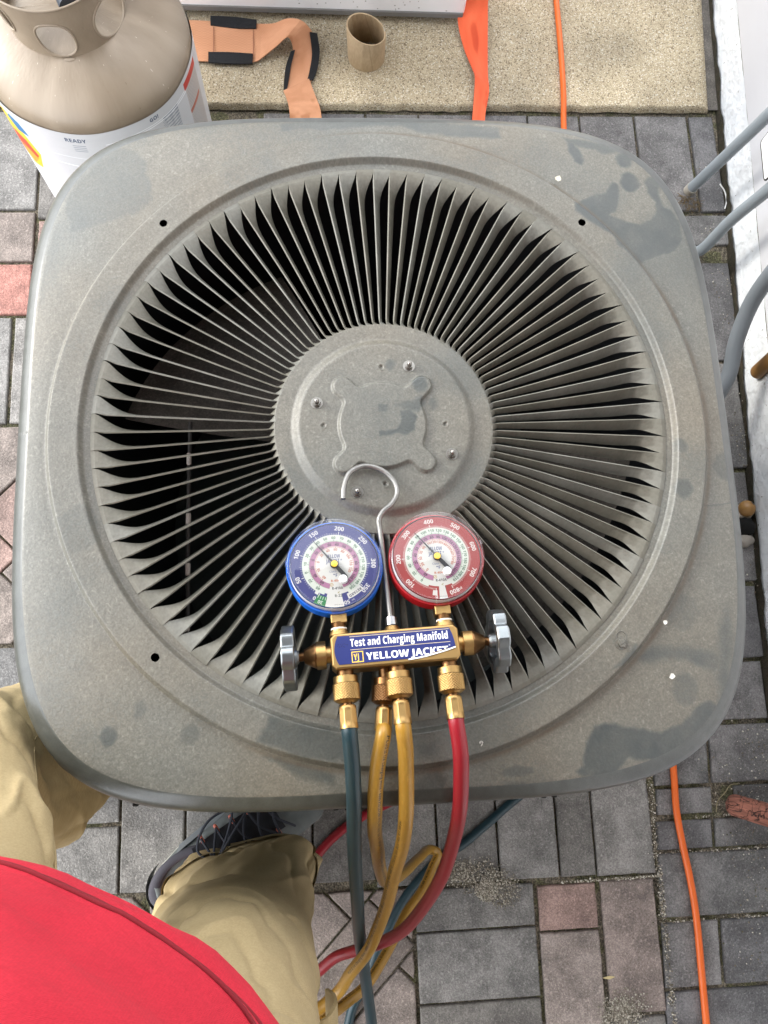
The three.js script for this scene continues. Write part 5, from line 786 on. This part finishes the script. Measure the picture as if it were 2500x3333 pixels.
  const shoe = (heel, dir, name) => {
    const g = new THREE.Group(); g.name = name; g.position.set(heel[0], 0, heel[2]); g.rotation.y = -Math.atan2(dir[1], dir[0]); P.add(g);   // local x forward, z to the shoe's right
    const L = 0.3, W = [[0, .02], [.02, .034], [.06, .039], [.12, .04], [.18, .047], [.22, .049], [.26, .043], [.285, .028], [.3, .006]];
    const wid = (x) => { for (let i = 0; i < W.length - 1; i++) if (x <= W[i + 1][0]) { const t = (x - W[i][0]) / (W[i + 1][0] - W[i][0]); return mix(W[i][1], W[i + 1][1], t * t * (3 - 2 * t) * 0.5 + t * 0.5); } return .006; };
    const bend = (x) => -0.012 * Math.sin(Math.PI * clamp(x / L)) + 0.004;
    const sole = gridGeo(60, 10, (u, v, i, j) => { const x = L * (0.5 - 0.5 * Math.cos(Math.PI * (u <= 0.5 ? u * 2 : 2 - u * 2))), s = u <= 0.5 ? 1 : -1; const k = j < 8 ? 1 + 0.05 * Math.sin(v * 5) : 1 - (j - 7) * 0.33; const e = i === 0 || i === 60 ? 0 : 1; return [x, j < 8 ? mix(0.001, 0.032, v / 0.7) * 1 : 0.032, bend(x) + s * wid(x) * k * (j >= 10 ? 0 : 1) * e]; });
    part('sole', toCreasedNormals(sole, 0.8), soleM, g);
    // upper: sections along the foot; open collar at the back
    const top = (x) => x < .05 ? .085 : x < .1 ? mix(.085, .076, (x - .05) / .05) : mix(.09, .045, sst(.1, .27, x));
    const up = gridGeo(40, 48, (u, v) => { const x = mix(0.002, L - 0.004, v), w = wid(x), a = mix(-0.15, Math.PI + 0.15, u), h = top(x) - .028; const open = x < .115 ? sst(.012, .03, x) * (1 - sst(.095, .118, x)) : 0; let ca = Math.cos(a), sa = Math.max(0, Math.sin(a)); const sx = Math.sign(ca) * Math.pow(Math.abs(ca), .8); let y = .03 + h * Math.pow(sa, .85), z = sx * w * 1.03; if (open > 0 && sa > .75) { const q = (sa - .75) / .25; z = Math.sign(ca || 1) * Math.max(Math.abs(z), .026 * open); y = .03 + h * (1 + .08 * q) * mix(1, .75, q * open); } return [x, y, bend(x) + z]; });
    part('upper', setUV(up, (x, y, z) => [x / .06, (z + y) / .06]), upperM, g);
    const inner = gridGeo(40, 3, (u, v) => { const a = u * Math.PI * 2; return [.062 + .05 * Math.cos(a) * (1 - v * .12), .083 - v * .05, bend(.06) + .03 * Math.sin(a) * (1 - v * .12)]; }, true);
    part('lining', M([inner, new THREE.TorusGeometry(.03, .006, 10, 48).rotateX(Math.PI / 2).scale(1.72, 1.1, 1.05).translate(.06, .082, bend(.06))]), std(0x45434a, 0.9), g);
    const tg = gridGeo(12, 20, (u, v) => { const x = mix(.09, .215, v); return [x, mix(.102, .062, Math.pow(v, .8)) + .008 * Math.sin(u * Math.PI), bend(x) + (u - .5) * mix(.058, .05, v)]; }); part('tongue', tg, darkM, g);
    part('heel_panel', gridGeo(24, 6, (u, v) => { const a = mix(-1.25, 1.25, u); return [.042 - .047 * Math.cos(a) - .001, mix(.034, .08, v), bend(.04) + .042 * Math.sin(a)]; }), trimM, g);
    for (const s of [-1, 1]) part('side_overlay', gridGeo(24, 4, (u, v) => { const x = mix(.06, .2, u); return [x, mix(.034, .072 - .02 * u, v), bend(x) + s * (wid(x) * 1.06 + .001 - .006 * v)]; }), trimM, g);
    for (let i = 0; i < 5; i++) for (const s of [-1, 1]) { const x = .108 + i * .024; part('eyelet', new THREE.CapsuleGeometry(.0028, .009, 6, 12).rotateX(Math.PI / 2).translate(x, mix(.098, .07, i / 4), bend(x) + s * mix(.032, .026, i / 4)), coral, g); }
    const ls = []; for (let i = 0; i < 5; i++) { const x = .108 + i * .024, y = mix(.108, .077, i / 4); ls.push(tube([[x, y - .006, bend(x) - .033], [x + .006, y + .003, bend(x)], [x + .024, y - .013, bend(x + .024) + .031]], .0019, 14, 8), tube([[x, y - .006, bend(x) + .033], [x + .006, y + .005, bend(x)], [x + .024, y - .013, bend(x + .024) - .031]], .0019, 14, 8)); }
    ls.push(tube([[.11, .112, 0], [.1, .118, -.03], [.13, .112, -.055], [.165, .1, -.05], [.14, .108, -.02], [.112, .113, 0]], .0019, 40, 8), tube([[.11, .112, 0], [.09, .116, .03], [.12, .108, .055], [.16, .095, .055], [.14, .1, .025], [.112, .113, 0]], .0019, 40, 8), tube([[.112, .112, 0], [.15, .11, -.02], [.19, .085, -.04], [.2, .05, -.055]], .0019, 24, 8));
    part('laces', M(ls), laceM, g);
    return g;
  };
  shoe([-.335, 0, .568], [.86, -.51], 'shoe'); shoe([-.5, 0, .42], [.45, -.89], 'shoe');
}
scene.traverse((o) => { if (o.isMesh) { o.castShadow = true; o.receiveShadow = true; } });
renderer.render(scene, camera);
